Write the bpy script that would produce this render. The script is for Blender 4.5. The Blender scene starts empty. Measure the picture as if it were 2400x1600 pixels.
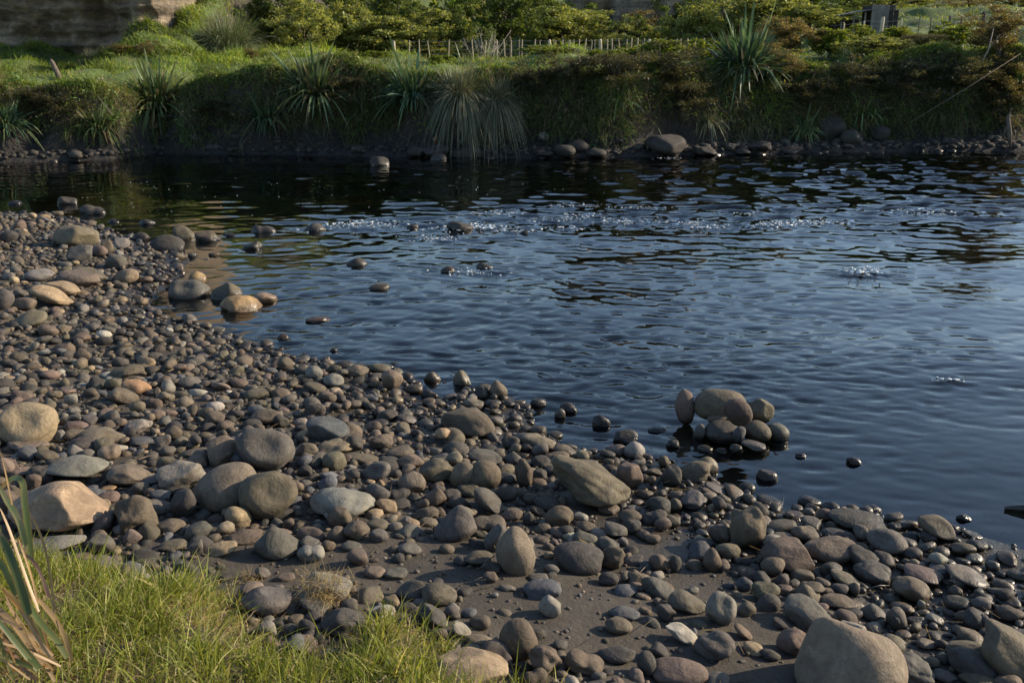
import bpy, math, random
import numpy as np
from mathutils import Vector, Matrix

# ------------------------------------------------------------------ camera, sky, sun, exposure
scene = bpy.context.scene
COL = scene.collection
CAM_H, PITCH, FPX = 2.85, math.radians(16.0), 2333.0
cam_data = bpy.data.cameras.new('camera')
cam_data.sensor_width = 36.0
cam_data.lens = FPX / 2400 * 36.0
cam_data.clip_start, cam_data.clip_end = 0.05, 3000
cam_data.dof.use_dof = True
cam_data.dof.focus_distance = 6.5
cam_data.dof.aperture_fstop = 6.3
cam = bpy.data.objects.new('camera', cam_data)
COL.objects.link(cam)
cam.location = (0, 0, CAM_H)
cam.rotation_euler = (math.pi / 2 - PITCH, 0, 0)
scene.camera = cam

SUN_EL, SUN_AZ = math.radians(24.0), math.radians(76.0)      # azimuth clockwise from +Y
sun_dir = Vector((math.cos(SUN_EL) * math.sin(SUN_AZ), math.cos(SUN_EL) * math.cos(SUN_AZ), math.sin(SUN_EL)))
world = bpy.data.worlds.new('World'); scene.world = world
world.use_nodes = True
wn, wl = world.node_tree.nodes, world.node_tree.links
sky = wn.new('ShaderNodeTexSky'); sky.sky_type = 'NISHITA'; sky.sun_disc = False
sky.sun_elevation = SUN_EL; sky.sun_rotation = SUN_AZ
sky.altitude = 50; sky.air_density = 1.0; sky.dust_density = 0.6; sky.ozone_density = 1.7
bg = wn['Background']; bg.inputs['Strength'].default_value = 0.13
wl.new(sky.outputs['Color'], bg.inputs['Color'])
sd_ = bpy.data.lights.new('sun', 'SUN'); sd_.energy = 5.0; sd_.angle = math.radians(0.53); sd_.color = (1.0, 0.84, 0.63)
sun = bpy.data.objects.new('sun', sd_); COL.objects.link(sun)
sun.rotation_euler = sun_dir.to_track_quat('Z', 'Y').to_euler(); sun.location = sun_dir * 60
vs = scene.view_settings
vs.view_transform = 'Standard'; vs.look = 'None'; vs.exposure = 0.60; vs.gamma = 1.0; vs.use_curve_mapping = False
scene.render.engine = 'CYCLES'
scene.cycles.use_denoising = True
scene.cycles.max_bounces = 6; scene.cycles.diffuse_bounces = 2; scene.cycles.glossy_bounces = 3
scene.cycles.transparent_max_bounces = 10; scene.cycles.transmission_bounces = 4
scene.cycles.caustics_reflective = False; scene.cycles.caustics_refractive = False

# ------------------------------------------------------------------ helpers
K = 2400 / 2352.0                                  # notes taken on a 2352-wide view
def ray(u, v):
    a, b = (u - 1200) / FPX, (800 - v) / FPX
    return np.array([a, math.cos(PITCH) + b * math.sin(PITCH), -math.sin(PITCH) + b * math.cos(PITCH)])
def at_z(u, v, z):
    d = ray(u, v); t = (z - CAM_H) / d[2]
    return np.array([d[0] * t, d[1] * t, z])
def at_y(u, v, y):
    d = ray(u, v); t = y / d[1]
    return np.array([d[0] * t, y, CAM_H + d[2] * t])
def sstep(a, b, x):
    t = np.clip((x - a) / (b - a), 0, 1); return t * t * (3 - 2 * t)
_r = np.random.default_rng(5)
class Fourier:
    def __init__(s, seed, lo, hi, n=14, dim=2, aniso=None):
        r = np.random.default_rng(seed)
        k = r.normal(size=(n, dim)); k /= np.linalg.norm(k, axis=1)[:, None]
        if aniso is not None: k *= np.array(aniso)
        s.k = k * np.exp(r.uniform(math.log(lo), math.log(hi), n))[:, None]
        s.p = r.uniform(0, 6.283, n); s.a = 1 / math.sqrt(n)
    def __call__(s, *c):
        out = 0
        for k, p in zip(s.k, s.p):
            ph = p
            for ki, ci in zip(k, c): ph = ph + ki * ci
            out = out + np.sin(ph)
        return out * s.a * 1.41
def seg_dist(px, py, pts):
    d = np.full(np.shape(px), 1e9)
    for (ax, ay), (bx, by) in zip(pts[:-1], pts[1:]):
        vx, vy = bx - ax, by - ay
        t = np.clip(((px - ax) * vx + (py - ay) * vy) / (vx * vx + vy * vy + 1e-12), 0, 1)
        d = np.minimum(d, np.hypot(px - ax - t * vx, py - ay - t * vy))
    return d
def inside(px, py, pts):
    c = np.zeros(np.shape(px), bool); n = len(pts)
    for i in range(n):
        (ax, ay), (bx, by) = pts[i], pts[(i + 1) % n]
        cond = ((ay > py) != (by > py))
        with np.errstate(divide='ignore', invalid='ignore'):
            xin = (bx - ax) * (py - ay) / (by - ay + 1e-12) + ax
        c ^= cond & (px < xin)
    return c

CROP = {'A': (0, 400, 2.94), 'B': (0, 850, 2.94), 'C': (700, 850, 2.94), 'D': (1500, 850, 2.6133), 'E': (0, 1200, 2.94),
        'F': (700, 1200, 2.94), 'G': (1500, 1200, 2.6133), 'H': (700, 400, 2.94), 'I': (800, 0, 2.94), 'J': (1600, 0, 2.94), 'L': (0, 0, 2.94)}
def cp(c, x, y):
    ox, oy, s = CROP[c]; return ox + x / s, oy + y / s

# ------------------------------------------------------------------ the lie of the land (water surface at z = 0)
shore_px = [(0, 500), (133, 503), (235, 531), (337, 572), (440, 607), (410, 650), (345, 704), (365, 738), (510, 770), (632, 816), (700, 838)]
shore_px += [cp('C', *p) for p in [(280, 10), (650, 45), (830, 150), (745, 235), (860, 290), (1040, 235), (1180, 185), (1440, 215), (1490, 285), (1600, 305),
             (1610, 400), (1570, 455), (1720, 500), (1830, 560), (1900, 600), (2080, 625), (2200, 610), (2330, 625)]]
shore_px += [cp('D', *p) for p in [(60, 590), (170, 600), (440, 710), (490, 745), (620, 790), (720, 845), (900, 895), (1300, 890), (1540, 955), (1640, 975), (1700, 1060), (1640, 1090)]]
shore_px += [cp('G', *p) for p in [(1700, 205), (1830, 255), (1950, 310), (2150, 400), (2352, 470)]]
shore = [(-140.0, 40.0), (-40.0, 24.5)] + [tuple(at_z(u, v, 0)[:2]) for u, v in shore_px] + [(4.6, 2.6), (9.0, -4.0), (60.0, -30.0)]
land_poly = shore + [(60.0, -120.0), (-140.0, -120.0)]
bar = [tuple(at_z(*cp('G', *p), 0.0)[:2]) for p in [(1800, 170), (2100, 255), (2352, 335)]]
bar = bar + [(bar[-1][0] + 1.2, bar[-1][1] - .75)]
far_px = [(-150, 384), (0, 382), (255, 374), (357, 360), (612, 362), (870, 367), (1122, 370), (1430, 370), (1870, 358), (2140, 353), (2400, 357), (2600, 350)]
far_pts = [at_z(u, v, 0)[:2] for u, v in far_px]
FX = np.array([-140, -60] + [p[0] for p in far_pts] + [60, 140.]); FY = np.array([60, 40] + [p[1] for p in far_pts] + [35, 42.])
def y_far(x): return np.interp(x, FX, FY)

def K2(pts): return [(x * K, y * K) for x, y in pts]
mound_px = K2([(-120, 1275), (60, 1270), (150, 1282), (260, 1303), (330, 1325), (430, 1318), (500, 1318), (535, 1365), (560, 1425), (612, 1492), (690, 1508),
               (760, 1520), (790, 1470), (830, 1432), (900, 1405), (985, 1440), (1060, 1482), (1010, 1520), (1060, 1560), (1150, 1590), (1180, 1530), (1240, 1560), (1300, 1640)])
mound = [tuple(at_z(u, v, 0.37)[:2]) for u, v in mound_px] + [(0.6, 1.5), (-5, 1.5), (-5, 3.6)]

n1, n2, n3, n4 = Fourier(1, 1.2, 3.0), Fourier(2, 4, 9), Fourier(3, 10, 22), Fourier(4, .25, .8)
f1, f2, f3 = Fourier(11, .5, 1.3), Fourier(12, 1.6, 4.0), Fourier(13, .05, .16)
def hgt(x, y):
    x = np.asarray(x, float); y = np.asarray(y, float)
    d = seg_dist(x, y, shore); land = inside(x, y, land_poly)
    sd = np.where(land, d, -d)
    up = .012 + .082 * np.minimum(sd, 6) + .02 * np.maximum(sd - 6, 0) + (.020 * n1(x, y) + .009 * n2(x, y)) * sstep(0, .8, sd) + .004 * n3(x, y)
    dn = -.015 - .07 * np.minimum(d, 1.5) - .085 * np.clip(d - 1.5, 0, 5.5) + .03 * n2(x, y) * sstep(0, 1, d)
    z = np.where(sd > 0, np.maximum(up, .004), dn)
    # sand bar
    z = np.maximum(z, .03 - .16 * np.maximum(seg_dist(x, y, bar) - .03, 0))
    # grassy mound near the camera
    md = seg_dist(x, y, mound + [mound[0]]); mi = inside(x, y, mound)
    z = z + np.where(mi, .16 * sstep(0, .28, md) + .10 * sstep(.2, 1.2, md), 0) * (y < 6)
    # far bank
    sf = y - y_far(x)
    u = 1200 + FPX * x / np.maximum(y, 4) * 1.0
    lft = 1 - sstep(420, 640, u); rgt = sstep(1350, 1800, u)
    rim = 2.50 - .55 * lft + .20 * rgt + .20 * f1(x, y * .25) + .12 * f2(x, y * .25) + .05 * f2(x * 2.3, y * .6)
    s0 = .62 - .15 * lft + .35 * rgt + .20 * f1(x + 7, y * .3) + .16 * f2(x, y * .2) + .07 * f2(x * 2.6, y * .4)
    s1 = s0 + .85 + .75 * lft + .35 * rgt + .14 * f2(x * .7 + 3, y * .2)
    strip = .10 + .20 * np.clip(sf, 0, 3)
    strip = np.minimum(strip, .5)
    t = np.clip((sf - s0) / np.maximum(s1 - s0, .45), 0, 1)
    t = np.clip(t + .16 * f2(x * 1.5, sf * 1.8) * np.sin(np.clip(t, 0, 1) * 3.1416), 0, 1)
    face = t ** .75 * (1 - .12 * np.sin(t * 6.28))
    bank = strip + (rim - strip) * face
    back = np.maximum(sf - s1, 0)
    slope = .018 + .046 * lft + .0 * rgt
    bank = bank + slope * np.minimum(back, 14) + (.025 * f2(x * .8, y * .8) * sstep(0, 2, back))
    # hill behind
    wl_ = 1 - sstep(-13, -8.5, x + (y - 42) * .10); wr_ = sstep(6, 16, x - (y - 42) * .12)
    y0 = (39.5 + 8.5 * (1 - sstep(-15.6, -13.6, x))) * wl_ + (1 - wl_) * (62 * (1 - wr_) + 46 * wr_)
    sl = .56 * wl_ + (1 - wl_) * (.17 * (1 - wr_) + .072 * wr_)
    top = 15 * wl_ + (1 - wl_) * (14 * (1 - wr_) + 25 * wr_)
    e = np.maximum(y - y0 + 1.2 * f1(x * .5, y * .5), 0)
    hill = top * (1 - np.exp(-sl * e / top)) + .012 * e
    hill = hill + (.20 * f1(x, y) + .05 * f2(x, y)) * sstep(0, 5, e) * (.6 + .5 * wl_ - .35 * wr_) + (.03 + .03 * wr_) * f2(x * 1.1, y * .6) * sstep(0, 5, e)
    # grassy spur in front of the cliff
    hill = hill + .75 * (1 + .35 * f2(x, y)) * np.exp(-((x + 14.2) / 2.0) ** 2 - ((y - 39.5) / 1.9) ** 2) + .5 * np.exp(-((x + 12.2) / 1.8) ** 2 - ((y - 38.0) / 2.2) ** 2)
    bank = bank + hill
    fm = sstep(-.25, .02, sf)
    bedf = -.05 - .22 * np.clip(-sf, 0, 2.2)
    z = np.where(sf > -2.2, np.maximum(z, np.where(sf > 0, bank, bedf)), z)
    return z

_gx0, _gy0, _gs = -14.0, 1.5, .05
_gx = np.arange(_gx0, 10, _gs); _gy = np.arange(_gy0, 24, _gs)
_GX, _GY = np.meshgrid(_gx, _gy)
_GH = hgt(_GX, _GY)
_GSD = np.where(inside(_GX, _GY, land_poly), 1, -1) * seg_dist(_GX, _GY, shore)
_GM = inside(_GX, _GY, mound)
_hx = np.arange(-26, 26, .1); _hy = np.arange(24.5, 47, .1); _HH = hgt(*np.meshgrid(_hx, _hy))
def far_z(x, y):
    j = np.clip((np.asarray(y) - 24.5) / .1, 0, len(_hy) - 1.01); i = np.clip((np.asarray(x) + 26) / .1, 0, len(_hx) - 1.01)
    j0, i0 = np.asarray(j).astype(int), np.asarray(i).astype(int); fj, fi = j - j0, i - i0
    return (_HH[j0, i0] * (1 - fi) + _HH[j0, i0 + 1] * fi) * (1 - fj) + (_HH[j0 + 1, i0] * (1 - fi) + _HH[j0 + 1, i0 + 1] * fi) * fj
def gidx(x, y):
    return (np.clip(((np.asarray(y) - _gy0) / _gs), 0, len(_gy) - 1.001), np.clip(((np.asarray(x) - _gx0) / _gs), 0, len(_gx) - 1.001))
def gq(G, x, y):
    j, i = gidx(x, y); j0 = j.astype(int) if hasattr(j, 'astype') else int(j); i0 = i.astype(int) if hasattr(i, 'astype') else int(i)
    fj, fi = j - j0, i - i0
    return (G[j0, i0] * (1 - fi) + G[j0, i0 + 1] * fi) * (1 - fj) + (G[j0 + 1, i0] * (1 - fi) + G[j0 + 1, i0 + 1] * fi) * fj
def gnd(x, y):
    if -13.9 < x < 9.9 and 1.6 < y < 23.8: return float(gq(_GH, x, y))
    if -25.9 < x < 25.8 and 24.6 < y < 46.8: return float(far_z(x, y))
    return float(hgt(x, y))
def on_ground(u, v, lift=0.0, floor=None, y0=1.8, y1=120):
    d = ray(u, v); t = y0 / d[1]; prev = t
    while t * d[1] < y1:
        p = d * t; g = gnd(p[0], p[1])
        if floor is not None: g = max(g, floor)
        if CAM_H + p[2] < g + lift:
            lo, hi = prev, t
            for _ in range(12):
                m = (lo + hi) / 2; q = d * m; g = gnd(q[0], q[1])
                if floor is not None: g = max(g, floor)
                if CAM_H + q[2] < g + lift: hi = m
                else: lo = m
            q = d * hi; return np.array([q[0], q[1], CAM_H + q[2]])
        prev = t; t *= 1.012
    q = d * t; return np.array([q[0], q[1], CAM_H + q[2]])

# ------------------------------------------------------------------ mesh helpers
def fast_mesh(name, V, F, colors=None, smooth=True):
    V = np.ascontiguousarray(V, np.float32); F = np.ascontiguousarray(F, np.int32)
    n = F.shape[1]
    me = bpy.data.meshes.new(name)
    me.vertices.add(len(V)); me.vertices.foreach_set('co', V.ravel())
    me.loops.add(F.size); me.loops.foreach_set('vertex_index', F.ravel())
    me.polygons.add(len(F)); me.polygons.foreach_set('loop_start', np.arange(0, F.size, n, dtype=np.int32))
    me.update(calc_edges=True)
    me.polygons.foreach_set('use_smooth', np.full(len(F), smooth, bool))
    if colors is not None:
        at = me.color_attributes.new('col', 'FLOAT_COLOR', 'POINT')
        c = np.ones((len(V), 4), np.float32); c[:, :colors.shape[1]] = colors
        at.data.foreach_set('color', c.ravel())
    return me
def obj(name, me, mat=None, parent=None, loc=None):
    o = bpy.data.objects.new(name, me); COL.objects.link(o)
    if mat is not None and me is not None and not me.materials: me.materials.append(mat)
    if parent is not None: o.parent = parent
    if loc is not None: o.location = loc
    return o
def empty(name, loc, rz=0):
    o = bpy.data.objects.new(name, None); COL.objects.link(o); o.location = loc; o.rotation_euler = (0, 0, rz); o.empty_display_size = .2
    return o
def tag(o, label=None, cat=None, group=None, kind=None):
    if label: o['label'] = label
    if cat: o['category'] = cat
    if group: o['group'] = group
    if kind: o['kind'] = kind
    return o
def grid_mesh(name, xs, ys, zfun, keep=None):
    X, Y = np.meshgrid(xs, ys); Z = zfun(X, Y)
    V = np.stack([X, Y, Z], -1).reshape(-1, 3)
    ny, nx = X.shape
    i = np.arange(ny - 1)[:, None] * nx + np.arange(nx - 1)[None, :]
    F = np.stack([i, i + 1, i + nx + 1, i + nx], -1).reshape(-1, 4)
    return fast_mesh(name, V, F)
def span(*parts):
    out = []
    for a, b, s in parts: out.append(np.arange(a, b - s * .5, s))
    return np.concatenate(out + [[parts[-1][1]]])
def tube(pts, rad, sides=7):
    """verts, faces of a tapered tube along pts"""
    P = np.asarray(pts, float); n = len(P); V = []; F = []
    rad = np.broadcast_to(rad, n)
    up = np.array([.3, .2, .9])
    for i in range(n):
        t = P[min(i + 1, n - 1)] - P[max(i - 1, 0)]; t = t / (np.linalg.norm(t) + 1e-9)
        a = np.cross(t, up)
        if np.linalg.norm(a) < 1e-3: a = np.cross(t, [1, 0, 0])
        a /= np.linalg.norm(a); b = np.cross(t, a)
        for k in range(sides):
            an = 6.2832 * k / sides; V.append(P[i] + rad[i] * (a * math.cos(an) + b * math.sin(an)))
    for i in range(n - 1):
        for k in range(sides):
            k2 = (k + 1) % sides
            F.append((i * sides + k, i * sides + k2, (i + 1) * sides + k2, (i + 1) * sides + k))
    V.append(P[0]); V.append(P[-1]); c0, c1 = len(V) - 2, len(V) - 1
    for k in range(sides):
        k2 = (k + 1) % sides
        F.append((c0, k2, k, c0)); F.append((c1, (n - 1) * sides + k, (n - 1) * sides + k2, c1))
    F4 = [f for f in F if f[0] != f[3]]; F3 = [f[:3] for f in F if f[0] == f[3]]
    return np.array(V), F4, F3
def tubes_mesh(name, list_):
    V = []; F = []; o = 0
    for pts, rad, sides in list_:
        v, f4, f3 = tube(pts, rad, sides)
        V.append(v); F += [tuple(i + o for i in f) for f in f4] + [tuple(i + o for i in f) for f in f3]; o += len(v)
    me = bpy.data.meshes.new(name); me.from_pydata(np.concatenate(V).tolist(), [], F); me.update()
    me.polygons.foreach_set('use_smooth', np.full(len(me.polygons), True, bool))
    return me
def ribbons(base, d, L, W, droop, col, segs=3, side=None, fold=0.0, rng=_r, tipw=.05, shape=.75):
    """N tapering curved blades; returns V, F(quads), C"""
    base = np.asarray(base, float); N = len(base)
    d = d / (np.linalg.norm(d, axis=1)[:, None] + 1e-9)
    if side is None:
        q = rng.normal(size=(N, 3)); side = np.cross(d, q)
    side = side / (np.linalg.norm(side, axis=1)[:, None] + 1e-9)
    T = np.linspace(0, 1, segs + 1)
    V = np.zeros((N, segs + 1, 2, 3))
    for j, t in enumerate(T):
        c = base + d * (L * t)[:, None] + np.array([0, 0, -1.0]) * (droop * L * t * t)[:, None]
        w = W * (tipw + (1 - tipw) * (1 - t) ** shape * (.55 + .45 * min(1, t * 4 + .2)))
        V[:, j, 0] = c - side * (w * .5)[:, None]; V[:, j, 1] = c + side * (w * .5)[:, None]
    idx = np.arange(N * (segs + 1) * 2).reshape(N, segs + 1, 2)
    F = np.stack([idx[:, :-1, 0], idx[:, :-1, 1], idx[:, 1:, 1], idx[:, 1:, 0]], -1).reshape(-1, 4)
    C = np.repeat(np.asarray(col)[:, None, :], (segs + 1) * 2, 1).reshape(-1, np.asarray(col).shape[1])
    return V.reshape(-1, 3), F, C
def join(parts):
    V = []; F = []; C = []; o = 0
    for v, f, c in parts:
        V.append(v); F.append(f + o); C.append(c); o += len(v)
    return np.concatenate(V), np.concatenate(F), np.concatenate(C)

# ------------------------------------------------------------------ materials
def new_mat(name):
    m = bpy.data.materials.new(name); m.use_nodes = True
    nt = m.node_tree; b = nt.nodes['Principled BSDF']
    return m, nt, b
def N(nt, t, **kw):
    n = nt.nodes.new(t)
    for k, v in kw.items():
        if k == 'inp':
            for a, b in v.items(): n.inputs[a].default_value = b
        else: setattr(n, k, v)
    return n
def mix(nt, fac, a, b, mode='MIX'):
    m = nt.nodes.new('ShaderNodeMix'); m.data_type = 'RGBA'; m.blend_type = mode
    for s, v in ((m.inputs[0], fac), (m.inputs[6], a), (m.inputs[7], b)):
        if hasattr(v, 'node'): nt.links.new(v, s)
        else: s.default_value = v if isinstance(v, (int, float)) else (*v, 1)
    return m.outputs[2]
def noise(nt, vec, scale, detail=4, rough=.6, dist=0.0):
    n = nt.nodes.new('ShaderNodeTexNoise'); n.inputs['Scale'].default_value = scale
    n.inputs['Detail'].default_value = detail; n.inputs['Roughness'].default_value = rough; n.inputs['Distortion'].default_value = dist
    if vec is not None: nt.links.new(vec, n.inputs['Vector'])
    return n.outputs['Fac']
def ramp(nt, src, a, b, lo=0.0, hi=1.0):
    m = nt.nodes.new('ShaderNodeMapRange'); m.inputs[1].default_value = a; m.inputs[2].default_value = b
    m.inputs[3].default_value = lo; m.inputs[4].default_value = hi; m.clamp = True
    nt.links.new(src, m.inputs[0]); return m.outputs[0]
def math_(nt, op, a, b=None):
    m = nt.nodes.new('ShaderNodeMath'); m.operation = op
    for s, v in zip(m.inputs, (a, b)):
        if v is None: continue
        if hasattr(v, 'node'): nt.links.new(v, s)
        else: s.default_value = v
    return m.outputs[0]
def bump(nt, h, strength, dist, prev=None):
    n = nt.nodes.new('ShaderNodeBump'); n.inputs['Strength'].default_value = strength; n.inputs['Distance'].default_value = dist
    nt.links.new(h, n.inputs['Height'])
    if prev is not None: nt.links.new(prev, n.inputs['Normal'])
    return n.outputs['Normal']

def stone_mat(name, source):
    m, nt, b = new_mat(name)
    geo = nt.nodes.new('ShaderNodeNewGeometry'); pos = geo.outputs['Position']
    if source == 'object':
        oi = nt.nodes.new('ShaderNodeObjectInfo'); base = oi.outputs['Color']
        tc = nt.nodes.new('ShaderNodeTexCoord')
        add = nt.nodes.new('ShaderNodeVectorMath'); add.operation = 'ADD'
        nt.links.new(tc.outputs['Object'], add.inputs[0])
        cmb = nt.nodes.new('ShaderNodeCombineXYZ')
        r10 = math_(nt, 'MULTIPLY', oi.outputs['Random'], 37.0)
        nt.links.new(r10, cmb.inputs[0]); nt.links.new(r10, cmb.inputs[2]); nt.links.new(cmb.outputs[0], add.inputs[1])
        vec = add.outputs[0]
    else:
        at = nt.nodes.new('ShaderNodeVertexColor'); at.layer_name = 'col'; base = at.outputs['Color']; vec = pos
    big = noise(nt, vec, 7, 5, .62, .6); mid = noise(nt, vec, 38, 5, .65); fine = noise(nt, vec, 210, 4, .7)
    stain = noise(nt, vec, 3.6, 4, .55, 1.2)
    c = mix(nt, ramp(nt, big, .36, .64), mix(nt, 1.0, base, (.72, .70, .69), 'MULTIPLY'), mix(nt, 1.0, base, (1.2, 1.18, 1.14), 'MULTIPLY'))
    c = mix(nt, ramp(nt, stain, .55, .72, 0, .35), c, mix(nt, 1.0, base, (1.18, .98, .76), 'MULTIPLY'))
    c = mix(nt, ramp(nt, mid, .40, .62, .0, .45), c, mix(nt, 1.0, c, (.62, .61, .60), 'MULTIPLY'))
    c = mix(nt, ramp(nt, fine, .60, .72, 0, .5), c, mix(nt, 1.0, c, (1.6, 1.55, 1.45), 'MULTIPLY'))
    c = mix(nt, ramp(nt, fine, .40, .30, 0, .6), c, mix(nt, 1.0, c, (.45, .44, .43), 'MULTIPLY'))
    vn = math_(nt, 'ABSOLUTE', math_(nt, 'SUBTRACT', noise(nt, vec, 5.0, 2, .4, 1.0), .5))
    vein = math_(nt, 'MULTIPLY', ramp(nt, vn, .012, .002), ramp(nt, stain, .42, .36, 0, .7))
    c = mix(nt, vein, c, mix(nt, 1.0, base, (1.9, 1.85, 1.75), 'MULTIPLY'))
    crack = ramp(nt, math_(nt, 'ABSOLUTE', math_(nt, 'SUBTRACT', noise(nt, vec, 9.0, 3, .5, .6), .5)), .010, .002)
    crack = math_(nt, 'MULTIPLY', crack, ramp(nt, big, .52, .60))
    c = mix(nt, math_(nt, 'MULTIPLY', crack, .6), c, mix(nt, 1.0, base, (.35, .33, .3), 'MULTIPLY'))
    # wet to a ragged line just above the water
    sep = nt.nodes.new('ShaderNodeSeparateXYZ'); nt.links.new(pos, sep.inputs[0])
    zz = math_(nt, 'ADD', sep.outputs[2], math_(nt, 'MULTIPLY', noise(nt, pos, 9, 3), -.07))
    wet = ramp(nt, zz, .075, -.015)
    c = mix(nt, wet, c, mix(nt, 1.0, c, (.40, .385, .36), 'MULTIPLY'))
    nt.links.new(c, b.inputs['Base Color'])
    rr = ramp(nt, mid, .3, .7, .72, .92)
    rmix = nt.nodes.new('ShaderNodeMix'); nt.links.new(wet, rmix.inputs[0]); nt.links.new(rr, rmix.inputs[2]); rmix.inputs[3].default_value = .22
    nt.links.new(rmix.outputs[0], b.inputs['Roughness'])
    b.inputs['Specular IOR Level'].default_value = .38
    nb = bump(nt, big, .65, .025); nb = bump(nt, mid, .65, .007, nb); nb = bump(nt, math_(nt, 'SUBTRACT', 1.0, crack), .5, .004, nb); nb = bump(nt, fine, .5, .0012, nb)
    nt.links.new(nb, b.inputs['Normal'])
    return m
M_STONE = stone_mat('river stone', 'object')
M_COBBLE = stone_mat('river cobble', 'attr')

def leaf_mat(name, trans=.35, rough=.5, use_obj=True, spec=.3, jitter=.35):
    m, nt, b = new_mat(name)
    at = nt.nodes.new('ShaderNodeVertexColor'); at.layer_name = 'col'; c = at.outputs['Color']
    if use_obj:
        oi = nt.nodes.new('ShaderNodeObjectInfo'); c = mix(nt, 1.0, c, oi.outputs['Color'], 'MULTIPLY')
    geo = nt.nodes.new('ShaderNodeNewGeometry')
    rnd = ramp(nt, geo.outputs['Random Per Island'], 0, 1, 1 - jitter, 1 + jitter)
    cm = nt.nodes.new('ShaderNodeCombineColor')
    for k in range(3): nt.links.new(rnd, cm.inputs[k])
    c = mix(nt, 1.0, c, cm.outputs[0], 'MULTIPLY')
    nt.links.new(c, b.inputs['Base Color'])
    b.inputs['Roughness'].default_value = rough; b.inputs['Specular IOR Level'].default_value = spec
    tr = nt.nodes.new('ShaderNodeBsdfTranslucent')
    nt.links.new(mix(nt, 1.0, c, (1.25, 1.2, .55), 'MULTIPLY'), tr.inputs['Color'])
    mx = nt.nodes.new('ShaderNodeMixShader'); mx.inputs[0].default_value = trans
    nt.links.new(b.outputs[0], mx.inputs[1]); nt.links.new(tr.outputs[0], mx.inputs[2])
    nt.links.new(mx.outputs[0], nt.nodes['Material Output'].inputs['Surface'])
    return m
M_LEAF = leaf_mat('shrub leaves', .48)
M_GRASS = leaf_mat('grass', .40, .5, False, .35)
M_FLAX = leaf_mat('flax leaves', .22, .45, True, .3, .25)

def plain_mat(name, c1, c2, scale=20, rough=.8, bstr=.5, bdist=.01, stretch=None, spec=.3):
    m, nt, b = new_mat(name)
    tc = nt.nodes.new('ShaderNodeTexCoord'); vec = tc.outputs['Object']
    if stretch:
        mp = nt.nodes.new('ShaderNodeMapping'); mp.inputs['Scale'].default_value = stretch
        nt.links.new(vec, mp.inputs['Vector']); vec = mp.outputs[0]
    n = noise(nt, vec, scale, 5, .65, .3)
    nt.links.new(mix(nt, ramp(nt, n, .32, .68), c1, c2), b.inputs['Base Color'])
    b.inputs['Roughness'].default_value = rough; b.inputs['Specular IOR Level'].default_value = spec
    nt.links.new(bump(nt, n, bstr, bdist), b.inputs['Normal'])
    return m
M_BARK = plain_mat('bark', (.05, .04, .03), (.14, .12, .09), 14, .9, .6, .02, (1, 1, .25))
M_DEAD = plain_mat('bleached wood', (.26, .23, .19), (.42, .38, .32), 16, .85, .5, .01, (1, 1, .2))
M_POST = plain_mat('fence timber', (.36, .30, .21), (.60, .52, .38), 10, .85, .5, .01, (1, 1, .15))
M_DARKPOST = plain_mat('dark timber', (.05, .043, .035), (.11, .095, .075), 10, .85, .5, .01, (1, 1, .15))
M_WIRE = plain_mat('fence wire', (.2, .2, .19), (.34, .33, .31), 5, .5, .1, .001)

# ------------------------------------------------------------------ ground
def beach_mat():
    m, nt, b = new_mat('river sand')
    geo = nt.nodes.new('ShaderNodeNewGeometry'); pos = geo.outputs['Position']
    big = noise(nt, pos, 1.6, 4, .6, .4); mid = noise(nt, pos, 14, 5, .65); fine = noise(nt, pos, 130, 4, .7); clod = noise(nt, pos, 45, 4, .7, .5)
    c = mix(nt, ramp(nt, big, .35, .65), (.046, .037, .027), (.076, .062, .046))
    c = mix(nt, ramp(nt, mid, .4, .7, 0, .5), c, (.032, .026, .020))
    c = mix(nt, ramp(nt, fine, .55, .75, 0, .5), c, (.115, .10, .08))
    c = mix(nt, ramp(nt, fine, .42, .28, 0, .7), c, (.018, .016, .013))
    sep = nt.nodes.new('ShaderNodeSeparateXYZ'); nt.links.new(pos, sep.inputs[0])
    zz = math_(nt, 'ADD', sep.outputs[2], math_(nt, 'MULTIPLY', noise(nt, pos, 4, 3), -.08))
    wet = ramp(nt, zz, .09, -.03)
    c = mix(nt, wet, c, mix(nt, 1.0, c, (.40, .38, .34), 'MULTIPLY'))
    bed = ramp(nt, sep.outputs[2], -.03, -.25)
    cob = nt.nodes.new('ShaderNodeTexVoronoi'); cob.inputs['Scale'].default_value = 6.5; nt.links.new(pos, cob.inputs['Vector'])
    bedc = mix(nt, .45, mix(nt, 1.0, (.10, .085, .045), cob.outputs['Color'], 'MULTIPLY'), (.055, .048, .028))
    c = mix(nt, bed, c, bedc)
    nt.links.new(c, b.inputs['Base Color'])
    rmix = nt.nodes.new('ShaderNodeMix'); nt.links.new(wet, rmix.inputs[0]); rmix.inputs[2].default_value = .88; rmix.inputs[3].default_value = .35
    nt.links.new(rmix.outputs[0], b.inputs['Roughness'])
    nb = bump(nt, mid, .6, .02); nb = bump(nt, clod, .6, .012, nb); nb = bump(nt, fine, .5, .002, nb)
    nt.links.new(nb, b.inputs['Normal'])
    return m
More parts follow.
